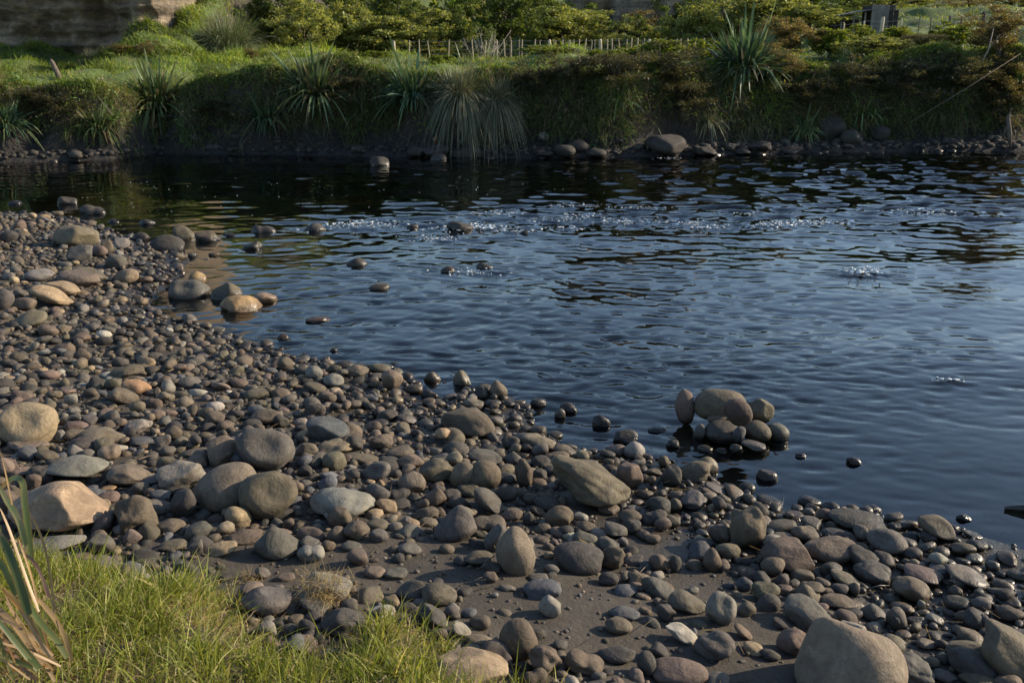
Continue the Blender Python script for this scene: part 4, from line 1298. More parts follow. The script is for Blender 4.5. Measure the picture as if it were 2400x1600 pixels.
CR = {'o': [crown_mesh('crown', 70 + k, 9000, .085, OLIVE, 85) for k in range(3)], 'd': [crown_mesh('crown', 80 + k, 9000, .08, DARK, 80) for k in range(2)],
      'y': [crown_mesh('crown', 85 + k, 3600, .13, YELL, 55, .8, 1.3) for k in range(2)], 'g': [crown_mesh('crown', 90 + k, 7500, .08, GORSE, 70, .8, 2.6) for k in range(2)],
      't': [crown_mesh('crown', 95 + k, 6000, .10, TWIG, 65, .85, 3.6) for k in range(2)]}
_cnt = {}
def shrub(kind, u, v, w, h, y, label, name='shrub', tone=(1, 1, 1), grp='shrubs across the river', flat_to_ground=True):
    k = _cnt.get(kind, 0); _cnt[kind] = k + 1
    me, tm = CR[kind][k % len(CR[kind])]
    p = at_y(u, v, y); sc = y / FPX / math.cos(PITCH) * .97
    rx, rz = w / 2 * sc * (1.25 if kind in 'tg' and y < 38 else 1.22), h / 2 * sc * (1.22 if kind in 'od' else 1.1)
    if kind in 'tg' and y < 34.6:
        q = on_ground(u, v + h * .42, y0=24); y = q[1]; p = at_y(u, v, y)
    g = gnd(p[0], y)
    if name != 'tree':
        tp = p[2] + rz; p[2] = (tp + g - .08) / 2; rz = max((tp - g + .08) / 2, .2)
    e = empty(name, (p[0], y, g), k * 1.7 + u); tag(e, label, 'tree' if name == 'tree' else 'shrub', grp)
    cr = bpy.data.objects.new('crown', me); COL.objects.link(cr); cr.parent = e
    tr = bpy.data.objects.new('trunk', tm); COL.objects.link(tr); tr.parent = e
    for o in (cr, tr): o.location = (0, 0, p[2] - g); o.scale = (rx, rx * .9, rz)
    hgt_ = p[2] - g; tr.scale = (rx, rx, max(rz, hgt_ / 1.3, .1))
    cr.color = (*tone, 1); return e
S = [('o', 712, 88, 130, 115, 44.5, 'grey-green leafy shrub on the left slope, right of the sunny tussock'),
     ('o', 800, 55, 170, 130, 51, 'olive shrub rising behind the left end of the fence'),
     ('o', 900, 98, 190, 115, 50.5, 'broad light olive shrub just behind the left fence posts'),
     ('o', 1015, 100, 160, 100, 52, 'light olive shrub between the broad one and the bare stems'),
     ('d', 870, 22, 200, 90, 56, 'dark upper shrub above the left fence posts'),
     ('o', 965, 32, 180, 90, 57, 'olive upper shrub, middle of the row above the fence'),
     ('y', 1050, 22, 110, 80, 57, 'yellow-green upright shrub at the top of the picture'),
     ('d', 1100, 62, 90, 70, 50, 'dark round shrub on a leaning trunk above the bare stems'),
     ('d', 1190, 40, 150, 130, 56, 'dark green tree left of the long fence'),
     ('o', 1290, 66, 190, 100, 60, 'big grey-green shrub behind the long fence'),
     ('o', 1390, 80, 130, 75, 61, 'low grey-green shrub at the right end of the big one'),
     ('d', 1310, 18, 160, 70, 66, 'dark shrub above the big grey-green one'),
     ('d', 1480, 78, 80, 70, 63, 'dark green bush under the rock outcrop'),
     ('o', 1545, 88, 100, 60, 62, 'light shrub behind the fence under the rock outcrop'),
     ('g', 1500, 60, 90, 60, 70, 'brownish scrub at the foot of the rock outcrop'),
     ('o', 1625, 70, 120, 100, 60, 'olive shrub left of the big flax plant'),
     ('o', 1700, 38, 150, 120, 60, 'rounded olive shrub behind the big flax plant'),
     ('o', 1815, 42, 170, 110, 60, 'broad olive shrub right of the big flax plant'),
     ('o', 1900, 55, 120, 80, 58, 'low olive shrub left of the shed'),
     ('d', 1975, 12, 130, 60, 78, 'dark shrub on the slope behind the shed roof'),
     ('o', 2080, 2, 150, 40, 95, 'olive scrub on the slope above the shed'),
     ('g', 2160, 8, 130, 26, 100, 'brown scrub on the grassy slope right of the shed'),
     ('g', 2270, 6, 130, 30, 96, 'brown scrub high on the right slope'),
     ('o', 2370, 0, 120, 40, 105, 'olive scrub at the top right corner'),
     ('o', 2230, -14, 160, 40, 125, 'olive trees on the skyline at the upper right'),
     ('o', 2000, -14, 170, 40, 120, 'olive trees on the skyline above the shed'),
     ('d', 660, 14, 150, 80, 49, 'dark shrub high on the left slope'),
     ('d', 760, 0, 160, 70, 58, 'dark shrub at the top above the left slope'),
     ('g', 2345, 82, 150, 120, 34.5, 'orange-brown gorse bush at the right edge of the bank'),
     ('g', 2345, 190, 130, 110, 33.2, 'dull brown gorse hanging below the orange-brown one'),
     ('g', 1850, 92, 140, 100, 36.5, 'brown gorse bush right of the big flax plant'),
     ('g', 1815, 150, 120, 80, 34.5, 'brown gorse hanging on the bank beside the big flax'),
     ('y', 1945, 92, 80, 60, 36.5, 'bright green leafy bush in front of the shed, left one'),
     ('y', 2000, 88, 70, 55, 37, 'bright green leafy bush in front of the shed, middle one'),
     ('y', 2095, 92, 80, 60, 36.8, 'bright green leafy bush right of the shed panel'),
     ('y', 2230, 84, 100, 60, 36.0, 'bright green leafy bush by the dark fence posts'),
     ('o', 2050, 118, 130, 70, 34.2, 'olive leafy bush on the bank edge below the shed'),
     ('t', 2160, 120, 110, 80, 34.6, 'grey twiggy bush on the bank edge below the paddock'),
     ('t', 1350, 165, 110, 80, 33.0, 'twiggy brown bush on the bank edge right of the tussock'),
     ('t', 1440, 170, 140, 100, 32.8, 'twiggy brown bush under the long fence'),
     ('t', 1550, 165, 150, 110, 33.0, 'twiggy grey-brown bush left of the big flax'),
     ('y', 1555, 115, 90, 50, 35.0, 'yellow-green leafy bush on the bank edge under the fence'),
     ('y', 1300, 125, 90, 34, 36, 'low green bush on the terrace before the fence'),
     ('t', 1600, 225, 130, 90, 32.0, 'dead twiggy bush low on the bank, below the big flax'),
     ('t', 2000, 180, 150, 90, 33.0, 'dark twiggy bush on the shaded bank face'),
     ('t', 2120, 185, 150, 100, 33.2, 'dark brown bush on the shaded bank face, right of the twiggy one'),
     ('t', 2240, 175, 140, 90, 33.4, 'dark brush below the bright leafy bush'),
     ('t', 2330, 245, 120, 80, 32.4, 'tangled dead brush above the rubble at the right edge'),
     ('g', 290, 128, 70, 44, 37.4, 'brown dead shrub on the grassy spur under the cliff'),
     ('g', 352, 118, 60, 40, 37.6, 'second brown shrub on the grassy spur, further right'),
     ('g', 588, 138, 40, 45, 38.5, 'orange-brown dead plant at the foot of the sunny tussock'),
     ('y', 880, 128, 60, 20, 44, 'low green weeds by the left fence post'),
     ('o', 620, 40, 110, 70, 50, 'olive shrub high on the left slope above the sunny tussock'),
     ('d', 940, 60, 120, 90, 54, 'dark gap-filling shrub behind the broad light olive one'),
     ('o', 1130, 30, 120, 80, 60, 'olive shrub above the leafless pale stems'),
     ('o', 1240, 20, 130, 80, 68, 'grey-green shrub at the top, left of the rock outcrop'),
     ('o', 1460, 100, 90, 40, 58, 'low olive scrub right behind the long fence'),
     ('d', 1600, 30, 110, 80, 66, 'dark shrub between the rock outcrop and the rounded olive shrub'),
     ('o', 1760, 8, 150, 80, 68, 'olive shrub at the top above the big flax'),
     ('d', 1880, 14, 130, 80, 68, 'dark shrub at the top, left of the shed'),
     ('y', 1650, 118, 90, 50, 36, 'green leafy bush just left of the big flax'),
     ('y', 1415, 132, 90, 36, 35, 'yellow-green weeds on the bank rim under the fence'),
     ('y', 1480, 125, 70, 36, 35.5, 'small green bush on the bank rim, right of the weeds'),
     ('t', 1260, 190, 120, 80, 32.5, 'twiggy bush hanging over the bank right beside the tussock'),
     ('t', 800, 205, 120, 70, 31.5, 'dull grassy bush on the bank between two flax plants'),
     ('t', 520, 255, 110, 70, 31.0, 'dull bush on the slumped left bank'),
     ('t', 120, 235, 150, 80, 31.0, 'dull brown bush on the left bank below the stump'),
     ('t', 1900, 215, 140, 90, 32.5, 'brown tangled bush above the low flax'),
     ('y', 1035, 138, 70, 24, 40, 'low green bush before the bare stems')]
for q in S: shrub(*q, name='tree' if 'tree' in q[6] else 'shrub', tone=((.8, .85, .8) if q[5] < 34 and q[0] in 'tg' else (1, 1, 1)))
# bare pale stems by the fence
e = empty('bare_shrub', (*at_y(1140, 130, 49)[:2], gnd(at_y(1140, 130, 49)[0], 49))); tag(e, 'leafless shrub of pale bare stems by the fence', 'shrub')
for k in range(16):
    r = np.random.default_rng(900 + k); b0 = np.array([r.normal() * .25, r.normal() * .15, 0]); t = np.array([r.normal() * .55, r.normal() * .3, r.uniform(1.0, 1.7)])
    obj('stem', tubes_mesh('stem', [([tuple(b0), tuple(b0 + t * .5 + r.normal(size=3) * .05), tuple(b0 + t)], np.array([.028, .018, .007]), 5),
                                    ([tuple(b0 + t * .5), tuple(b0 + t * .5 + np.array([r.normal() * .25, 0, .45]))], np.array([.014, .005]), 4)]), M_DEAD, e)

# ------------------------------------------------------------------ fences
def post_mesh(h, w, seed):
    r = np.random.default_rng(seed)
    return tubes_mesh('post', [([(0, 0, -.15), (r.normal() * .006, 0, h * .5), (r.normal() * .02, 0, h * .97), (r.normal() * .02, 0, h)], np.array([w, w * .97, w * .94, w * .7]), 6)])
YF = 48.0
pl = [365, 467, 537, 605, 735, 910, 985, 1080, 1130, 1172, 1225, 1245, 1330, 1375, 1435, 1478, 1525, 1572, 1605, 1640, 1680, 1722, 1750, 1790, 1833, 1868, 1922, 1968, 1998, 2040, 2083, 2120, 2162, 2203, 2230, 2308, 2340, 2390, 2440, 2500]
fx = [at_y(800 + q / 2.94, 110, YF)[0] for q in pl]
e = empty('wire_fence', (fx[0], YF, gnd(fx[0], YF))); tag(e, 'long post and wire fence with pale battens on the terrace', 'fence')
tops = []
for k, x in enumerate(fx):
    g = gnd(x, YF) - .05; thick = k in (0, 14, 23, 31); top = 3.54 + .10 * (x - fx[0]) / 20
    o = obj('post', post_mesh(top - g + _r.normal() * .02, .075 if thick else .024, k), M_POST, e)
    o.location = Vector((x, YF, g)) - e.location; o.rotation_euler = (0, _r.normal() * .03, 0); tops.append((x, top))
for j in range(5):
    pts = [(x - e.location.x, -.03, t - .07 - j * .185 - e.location.z) for x, t in tops]
    obj('wire', tubes_mesh('wire', [(pts, np.full(len(pts), .006), 4)]), M_WIRE, e)
dk = [(1880, 37.5, 38, 330), (1985, 36.5, 34, 330), (2060, 37.0, 30, 330)]
e = empty('old_fence', (*at_y(1440, 130, 37)[:2], gnd(at_y(1440, 130, 37)[0], 37))); tag(e, 'three dark old fence posts standing nearer than the long fence', 'fence')
for q, y, hh, vv in dk:
    p = at_y(800 + q / 2.94, 130, y); o = obj('post', post_mesh(.62, .045 if q == 1880 else .025, q), M_DARKPOST, e)
    o.location = Vector((p[0], y, gnd(p[0], y))) - e.location; o.rotation_euler = (0, .08 if q == 2060 else 0, 0)
e = empty('paddock_fence', (*at_y(2050, 80, 50)[:2], gnd(at_y(2050, 80, 50)[0], 50))); tag(e, 'row of uneven timber fence posts before the shed and grassy slope', 'fence')
pr = []
for q, t0, b0, w_, dark in [(280, 260, 350, .03, 0), (520, 240, 390, .03, 0), (728, 200, 400, .08, 0), (955, 212, 345, .03, 0), (1150, 190, 300, .02, 1), (1292, 205, 325, .03, 1), (1505, 183, 350, .055, 1), (1635, 178, 290, .04, 1), (1885, 145, 270, .10, 1)]:
    u, v = 1920 + q / 4.9, t0 / 4.9
    p = at_y(u, v, 48); g = gnd(p[0], 48); o = obj('post', post_mesh(max(p[2] - g, .5), w_ * 1.1, q), M_DARKPOST if dark else M_POST, e); o.location = Vector((p[0], 48, g)) - e.location
    pr.append((p[0], max(p[2], g + .5)))
for j in range(3):
    obj('wire', tubes_mesh('wire', [([(x - e.location.x, -.03, t - .1 - .22 * j - e.location.z) for x, t in pr], np.full(len(pr), .006), 4)]), M_WIRE, e)

# ------------------------------------------------------------------ shed
def box(name, x0, x1, y0, y1, z0, z1, mat, parent, bev=.012, shear=None):
    import bmesh
    bm = bmesh.new(); bmesh.ops.create_cube(bm, size=1)
    for v in bm.verts:
        v.co = ((x0 + x1) / 2 + v.co.x * (x1 - x0), (y0 + y1) / 2 + v.co.y * (y1 - y0), (z0 + z1) / 2 + v.co.z * (z1 - z0))
        if shear: v.co.z += shear * (v.co.x - x0)
    bmesh.ops.bevel(bm, geom=list(bm.edges), offset=bev, segments=1, affect='EDGES')
    me = bpy.data.meshes.new(name); bm.to_mesh(me); bm.free()
    return obj(name, me, mat, parent)
M_SHEDW = plain_mat('weathered boards', (.13, .12, .11), (.24, .225, .20), 6, .85, .4, .01, (1, 1, .25))
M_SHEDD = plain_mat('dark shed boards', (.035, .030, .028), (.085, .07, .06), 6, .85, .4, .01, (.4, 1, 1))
M_ROOF = plain_mat('old roofing iron', (.07, .075, .08), (.15, .15, .15), 9, .6, .3, .006)
Y = 58.0
sx0, sx1, sx2, sx3 = [at_y(1920 + q / 4.9, 60, Y)[0] for q in (150, 550, 750, 805)]
zt, zb = at_y(2058, 12, Y)[2], gnd(sx1 + .5, Y) - .1
e = empty('shed', ((sx1 + sx2) / 2, Y, zb)); tag(e, 'weathered lean-to shed with a tall boarded end wall on the slope', 'shed')
ex, ez = e.location.x, e.location.z
nb_ = 8
for k in range(nb_):      # boards of the tall end wall
    a_ = sx1 + (sx2 - sx1) * k / nb_; b_ = sx1 + (sx2 - sx1) * (k + 1) / nb_
    box('board', a_ - ex + .006, b_ - ex - .006, -.55 + .006 * (k % 2), -.50 + .006 * (k % 2), 0, zt - ez - .02 * (k % 3), M_SHEDW, e, .006)
box('end_wall', sx1 - ex, sx3 - ex, -.49, 1.0, 0, zt - ez - .03, M_SHEDD, e)
box('corner_post', sx3 - ex + .01, sx3 - ex + .09, -.56, -.45, 0, zt - ez - .02, M_SHEDW, e)
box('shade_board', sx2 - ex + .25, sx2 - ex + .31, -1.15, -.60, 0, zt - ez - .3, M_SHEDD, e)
rl, rr_ = at_y(1950, 39, Y)[2] - ez, at_y(2030, 24, Y)[2] - ez
box('roof', sx0 - ex - .15, sx1 - ex + .05, -.7, 1.6, rl - .05, rl, M_ROOF, e, .008, (rr_ - rl) / (sx1 - sx0))
box('back_wall', sx0 - ex, sx1 - ex - .01, 1.3, 1.38, 0, rl - .12, M_SHEDD, e)
box('side_wall', sx0 - ex, sx0 - ex + .08, -.4, 1.25, 0, rl - .10, M_SHEDD, e)
for f in (.15, .5, .82):
    xx = sx0 - ex + (sx1 - sx0) * f; box('front_post', xx, xx + .09, -.5, -.41, 0, rl - .07 + (rr_ - rl) * f, M_SHEDW, e)
box('front_rail', sx0 - ex + .1, sx1 - ex - .25, -.40, -.36, .15, .62, M_SHEDD, e)

# ------------------------------------------------------------------ sticks, stump, bird, rubble on the far shore
a_, b_ = at_y(2132, 288, 31.2), at_y(2392, 126, 32.2)
tag(obj('long_pole', tubes_mesh('long_pole', [([tuple(a_), tuple((a_ + b_) / 2 + np.array([0, 0, -.03])), tuple(b_)], np.array([.012, .013, .009]), 6)]), M_DRIFT), 'long straight bleached pole leaning against the dark right bank', 'pole')
p = on_ground(142, 186); 
tag(obj('stump', tubes_mesh('stump', [([(p[0], p[1], p[2] - .1), (p[0] - .1, p[1], p[2] + .25), (p[0] - .20, p[1], p[2] + .50), (p[0] - .22, p[1], p[2] + .58)], np.array([.10, .075, .065, .02]), 9)]), M_DRIFT), 'leaning brown driftwood stump on the left terrace', 'stump')
p = at_y(2372, 280, 31.0)
tag(obj('dead_log', tubes_mesh('dead_log', [([(p[0] + .06, 31.0, .15), (p[0], 31.05, .55), (p[0] - .08, 31.1, 1.05), (p[0] + .05, 31.2, 1.3)], np.array([.03, .08, .06, .015]), 8)]), M_DRIFT), 'split dead log standing in the rubble at the right edge', 'log')
for k, (u, v, dx, dz, lab) in enumerate([(2300, 150, .25, 1.1, 'thin dead branch crossing the brush above the long pole'), (1640, 250, -.6, .5, 'bent dead branch on the bank below the big flax'), (1520, 215, .5, .6, 'forked dead branch on the middle of the bank')]):
    p = at_y(u, v, 32.2); r = np.random.default_rng(k)
    tag(obj('dead_branch', tubes_mesh('dead_branch', [([tuple(p), tuple(p + np.array([dx * .5, -.1, dz * .4])), tuple(p + np.array([dx, 0, dz]))], np.array([.025, .018, .006]), 5), ([tuple(p + np.array([dx * .5, -.1, dz * .4])), tuple(p + np.array([dx * .3 + .3, -.2, dz * .8]))], np.array([.014, .005]), 4)]), M_DEAD), lab, 'branch')
# rubble and driftwood chips along the dark shore
x = np.concatenate([rng.uniform(-15, 17, 1100), rng.uniform(13.2, 16.5, 90)]); s = np.concatenate([rng.normal(.25, .28, 1100), rng.uniform(.3, 1.5, 90)])
yy = y_far(x) + s; zz = hgt(x, yy); ok = zz < .5; x, yy, zz = x[ok], yy[ok], zz[ok]; n = len(x); rr = rng.uniform(.025, .10, n) * np.where(rng.random(n) < .12, 1.8, 1)
P = np.stack(protos[1])[rng.integers(0, 14, n)] * (rr[:, None, None] * np.array([1.3, .9, .7])); an = rng.uniform(0, 6.28, n); ca, sa = np.cos(an)[:, None], np.sin(an)[:, None]
W = np.stack([P[..., 0] * ca - P[..., 1] * sa + x[:, None], P[..., 0] * sa + P[..., 1] * ca + yy[:, None], P[..., 2] + (zz + rr * .3)[:, None]], -1)
nv = P.shape[1]; Fa = (ICO[1][1][None] + (np.arange(n) * nv)[:, None, None]).reshape(-1, 3)
cc = np.array([PAL[q] for q in rng.choice(list('ddkkkkdg'), n)]) * rng.uniform(.6, 1.1, n)[:, None]  # dark keys put the bank's shade into the rubble's colour
tag(obj('shore_rubble', fast_mesh('shore_rubble', W.reshape(-1, 3), Fa, np.repeat(cc, nv, 0)), M_COBBLE), 'dark broken rubble and pebbles along the far waterline', 'rubble', kind='stuff')
# bird on the boulder
def loft(rings, sides=14):
    V = []; F = []
    for (x, y, z, rx, rz) in rings:
        for k in range(sides):
            t = 6.2832 * k / sides; V.append((x + rx * math.cos(t), y, z + rz * math.sin(t)))
    for i in range(len(rings) - 1):
        for k in range(sides):
            k2 = (k + 1) % sides; F.append((i * sides + k, i * sides + k2, (i + 1) * sides + k2, (i + 1) * sides + k))
    F.append(tuple(range(sides))[::-1]); F.append(tuple(range((len(rings) - 1) * sides, len(rings) * sides)))
    me = bpy.data.meshes.new('body'); me.from_pydata(V, [], F); me.update(); me.polygons.foreach_set('use_smooth', np.full(len(F), True, bool)); return me
br = next(r for r in rows if r['ref'] == "bird's boulder")
top = max((br['o'].matrix_basis @ v.co).z for v in br['o'].data.vertices)
M_BIRD = plain_mat('brown plumage', (.16, .10, .07), (.34, .25, .19), 30, .8, .4, .004)
M_BILL = plain_mat('reddish bill and legs', (.30, .08, .06), (.36, .12, .08), 10, .5, .1, .001)
e = empty('bird', (br['p'][0] - .02, br['p'][1], top - .01), .5); tag(e, 'small brown bird standing on a dark boulder across the river', 'bird')
bd = loft([(0, .17, .12, .006, .004), (0, .12, .125, .030, .018), (0, .06, .13, .058, .050), (0, 0, .14, .068, .066), (0, -.05, .165, .060, .062), (0, -.085, .205, .036, .036), (0, -.095, .235, .028, .026), (0, -.105, .262, .030, .026), (0, -.125, .272, .024, .020), (0, -.142, .270, .010, .009)])
obj('body', bd, M_BIRD, e)
obj('bill', tubes_mesh('bill', [([(0, -.138, .270), (0, -.185, .262)], np.array([.008, .002]), 6)]), M_BILL, e)
for sx in (-.028, .028):
    obj('leg', tubes_mesh('leg', [([(sx, .0, .085), (sx, .005, .04), (sx, -.005, .002)], np.array([.008, .006, .005]), 6), ([(sx, -.005, .003), (sx - .012, -.05, .002)], np.array([.005, .003]), 4), ([(sx, -.005, .003), (sx + .014, -.048, .002)], np.array([.005, .003]), 4)]), M_BILL, e)

# ------------------------------------------------------------------ foreground grass
rng = np.random.default_rng(808)
mx0, mx1 = min(p[0] for p in mound), max(p[0] for p in mound); my0, my1 = min(p[1] for p in mound), max(p[1] for p in mound)
def in_mound(n, edge=0.0, per=9, spread=.03):
    m = n // per; c = np.column_stack([rng.uniform(mx0, mx1, m), rng.uniform(2.2, my1, m)])
    jit = c + rng.normal(size=c.shape) * np.where(rng.random(len(c)) < .25, .10, .02)[:, None]
    c = c[inside(jit[:, 0], jit[:, 1], mound) & (np.abs(c[:, 0]) < .56 * c[:, 1] + .5)]
    q = np.repeat(c, per, 0); return q + rng.normal(size=q.shape) * spread
GR = np.array([(.18, .21, .034), (.235, .26, .048), (.125, .165, .028), (.29, .29, .08), (.42, .35, .16)])
STRAW = np.array([(.46, .35, .19), (.36, .26, .14), (.52, .43, .26), (.24, .16, .085)])
gpatch = Fourier(77, 3, 8, 10)
parts = []
def fg(xy, L, W, pal, pr, lean, droop, segs, up=1.0, bias=(0, 0)):
    n = len(xy); z = np.array(gq(_GH, xy[:, 0], xy[:, 1]))
    d = np.column_stack([rng.normal(size=n) * lean + bias[0], rng.normal(size=n) * lean + bias[1], np.full(n, up) * rng.uniform(.6, 1.2, n)])
    c = np.asarray(pal)[rng.choice(len(pal), n, p=pr)] * rng.uniform(.75, 1.25, n)[:, None]
    return ribbons(np.column_stack([xy, z - .01]), d, L, W, droop * rng.uniform(.3, 1.7, n), c, segs, rng=rng)
xy = in_mound(60000, per=14, spread=.026)
dry = gpatch(xy[:, 0], xy[:, 1])
a_ = xy[(dry < -.1) | (rng.random(len(xy)) < .24)]; parts.append(fg(a_, rng.uniform(.06, .22, len(a_)) * (1 + .35 * gpatch(a_[:, 0] * 2.1, a_[:, 1] * 2.1)).clip(.4, 1.8), rng.uniform(.004, .009, len(a_)), GR, [.27, .28, .17, .18, .10], .5, .5, 4))
a_ = in_mound(14000, per=5, spread=.02); parts.append(fg(a_, rng.uniform(.16, .34, len(a_)), rng.uniform(.004, .008, len(a_)), GR, [.32, .36, .16, .14, .02], .35, .45, 5, 1.0, (.12, 0)))
xy = in_mound(80000, per=12, spread=.05); dry = gpatch(xy[:, 0], xy[:, 1]); a_ = xy[(dry > -.25) | (rng.random(len(xy)) < .4)]
parts.append(fg(a_, rng.uniform(.05, .16, len(a_)), rng.uniform(.003, .006, len(a_)), STRAW, [.36, .26, .24, .14], .9, .4, 4, .8))
V, F, C = join(parts)
tag(obj('grass', fast_mesh('grass', V, F, C, False), M_GRASS), 'green grass mixed with dry straw on the bank at the lower left', 'grass', kind='stuff')

# dry straw caught on stones
def straw(u, v, R, n, label, on=None, hz=.0):
    p = on_ground(u, v); c = np.array([p[0], p[1], p[2] + hz])
    if on is not None:
        c = np.array([on['p'][0], on['p'][1] - on['a'] * .45, on['p'][2] + on['b'] * .30])
    b0 = c + rng.normal(size=(n, 3)) * R * np.array([.55, .45, .25])
    d = rng.normal(size=(n, 3)) + np.array([0, -.4, .1])
    V, F, C = ribbons(b0, d, rng.uniform(.5, 1.3, n) * R, np.full(n, .0028), rng.uniform(-.3, .7, n), STRAW[rng.integers(0, 4, n)] * rng.uniform(.7, 1.1, n)[:, None], 4, rng=rng)
    tag(obj('straw', fast_mesh('straw', V, F, C, False), M_GRASS), label, 'straw', kind='stuff')
sp = next(r for r in rows if r['ref'] == 'straw-covered pale boulder')
straw(0, 0, .11, 900, 'clump of dry brown straw draped over the pale boulder', sp)
straw(*cp('E', 1720, 480), .07, 260, 'wisp of dry straw on the soil behind the grass')
straw(*cp('E', 1890, 690), .06, 220, 'wisp of dry straw against the smooth grey boulder')

# ------------------------------------------------------------------ foreground flax: strap leaves at the lower left
M_STRAP = leaf_mat('strap leaf', .22, .42, False, .45, .05)
FL = [  # view (0,1040) s2.8 points up the leaf, width px, colour pair
 ([(440, 1400), (360, 1270), (250, 1150), (150, 980), (70, 780), (10, 600)], 46, 'g'),
 ([(205, 760), (185, 560), (160, 380), (150, 260), (110, 222), (50, 245), (-20, 330)], 44, 'g'),
 ([(170, 660), (130, 520), (85, 430), (40, 360), (-10, 270)], 44, 'h'),
 ([(80, 400), (45, 230), (20, 120), (2, 40)], 14, 's'),
 ([(360, 1090), (335, 900), (300, 700), (250, 560), (190, 440)], 16, 's'),
 ([(320, 1010), (270, 860), (210, 760), (120, 700)], 22, 'r'),
 ([(470, 1420), (430, 1280), (370, 1160), (290, 1060), (230, 1000)], 34, 's'),
 ([(255, 1100), (190, 930), (130, 760), (60, 560), (0, 420)], 26, 's'),
 ([(190, 1120), (110, 860), (50, 700), (-20, 560)], 60, 'G'),
 ([(250, 1050), (210, 880), (150, 700), (120, 620)], 14, 'o'),
 ([(300, 1380), (230, 1230), (150, 1090), (60, 980), (-20, 900)], 40, 's'),
 ([(280, 1360), (200, 1200), (110, 1060), (0, 940)], 24, 'o'),
 ([(290, 1440), (190, 1310), (100, 1190), (0, 1090), (-40, 1060)], 44, 's'),
 ([(260, 1470), (140, 1330), (60, 1230), (-20, 1180)], 50, 'G'),
 ([(330, 1400), (250, 1280), (180, 1160), (120, 1080)], 20, 's'),
 ([(340, 1420), (290, 1240), (240, 1130), (180, 1050), (100, 1000), (0, 1020)], 18, 'o'),
 ([(210, 1460), (120, 1400), (40, 1360), (-30, 1350)], 26, 'r'),
 ([(110, 990), (60, 880), (20, 800), (-20, 740)], 50, 'g'),
 ([(240, 1500), (150, 1480), (60, 1490), (-30, 1510)], 22, 'o'),
 ([(390, 1240), (355, 1100), (330, 1000), (300, 900)], 10, 's')]
LC = {'g': ((.10, .135, .045), (.13, .15, .055)), 'h': ((.16, .19, .08), (.25, .24, .12)), 'G': ((.055, .085, .028), (.09, .115, .035)), 's': ((.36, .25, .14), (.26, .19, .11)), 'r': ((.20, .11, .085), (.27, .17, .12)), 'o': ((.38, .22, .08), (.22, .13, .06))}
fb = np.array([*at_y(110, 1600, 2.95)]); fz = gnd(fb[0], 2.95)
e = empty('flax_plant', (fb[0], 2.95, fz)); tag(e, 'flax plant with green and dried brown strap leaves at the lower left', 'flax')
_fr = np.random.default_rng(4)
for k in range(26):
    bx = _fr.uniform(60, 420); by = _fr.uniform(1350, 1560); L_ = _fr.uniform(250, 800); an_ = _fr.uniform(.45, 1.25); bend = _fr.uniform(-.2, .5)
    FL.append(([(bx - math.cos(an_ - bend * q) * L_ * q, by - math.sin(an_ - bend * q) * L_ * q * .95) for q in (0, .3, .6, .85, 1)], _fr.uniform(12, 34), 'ssrosGgh'[k % 8]))
for k, (pts, wpx, ck) in enumerate(FL):
    r = np.random.default_rng(40 + k); n0 = len(pts)
    yb = 2.98 + r.uniform(-.10, .14); yt = yb + r.uniform(-.12, .22)
    ctrl = np.array([at_y(u / 2.8, 1040 + v / 2.8, yb + (yt - yb) * i / (n0 - 1)) for i, (u, v) in enumerate(pts)])
    t = np.linspace(0, n0 - 1, 26); i0 = np.clip(t.astype(int), 0, n0 - 2); f = (t - i0)[:, None]
    def cpt(i): return ctrl[np.clip(i, 0, n0 - 1)]
    P0, P1, P2, P3 = cpt(i0 - 1), cpt(i0), cpt(i0 + 1), cpt(i0 + 2)
    C_ = .5 * ((2 * P1) + (-P0 + P2) * f + (2 * P0 - 5 * P1 + 4 * P2 - P3) * f ** 2 + (-P0 + 3 * P1 - 3 * P2 + P3) * f ** 3)
    T = np.gradient(C_, axis=0); T /= np.linalg.norm(T, axis=1)[:, None]
    view = C_ - np.array([0, 0, CAM_H]); view /= np.linalg.norm(view, axis=1)[:, None]
    fn = view + r.normal(size=3) * .35; S_ = np.cross(T, fn); S_ /= np.linalg.norm(S_, axis=1)[:, None]; Nn = np.cross(S_, T)
    ww = wpx / 2.8 * 3.3 / FPX * np.interp(np.linspace(0, 1, 26), [0, .15, .7, .93, 1], [.75, 1, .95, .55, .15])
    Vv = []; cols = []
    ca_, cb_ = [np.array(q) for q in LC[ck]]
    for j in range(26):
        for q, (sx, dz) in enumerate(((-.5, 0), (-.42, .0), (0, .16), (.42, .0), (.5, 0))):
            Vv.append(C_[j] + S_[j] * sx * ww[j] + Nn[j] * dz * ww[j])
            mixv = .5 + .5 * math.sin(j * .45 + k * 2 + q * .3)
            c = ca_ * (1 - mixv) + cb_ * mixv
            if q in (0, 4): c = np.array((.34, .17, .06))
            if j > 21 and ck in 'gG': c = np.array((.30, .2, .1))
            cols.append(c)
    i = np.arange(25)[:, None] * 5 + np.arange(4)[None]
    Fq = np.stack([i, i + 1, i + 6, i + 5], -1).reshape(-1, 4)
    lo = obj('leaf', fast_mesh('leaf', np.array(Vv) - np.array([fb[0], 2.95, fz]), Fq, np.array(cols)), M_STRAP, e)

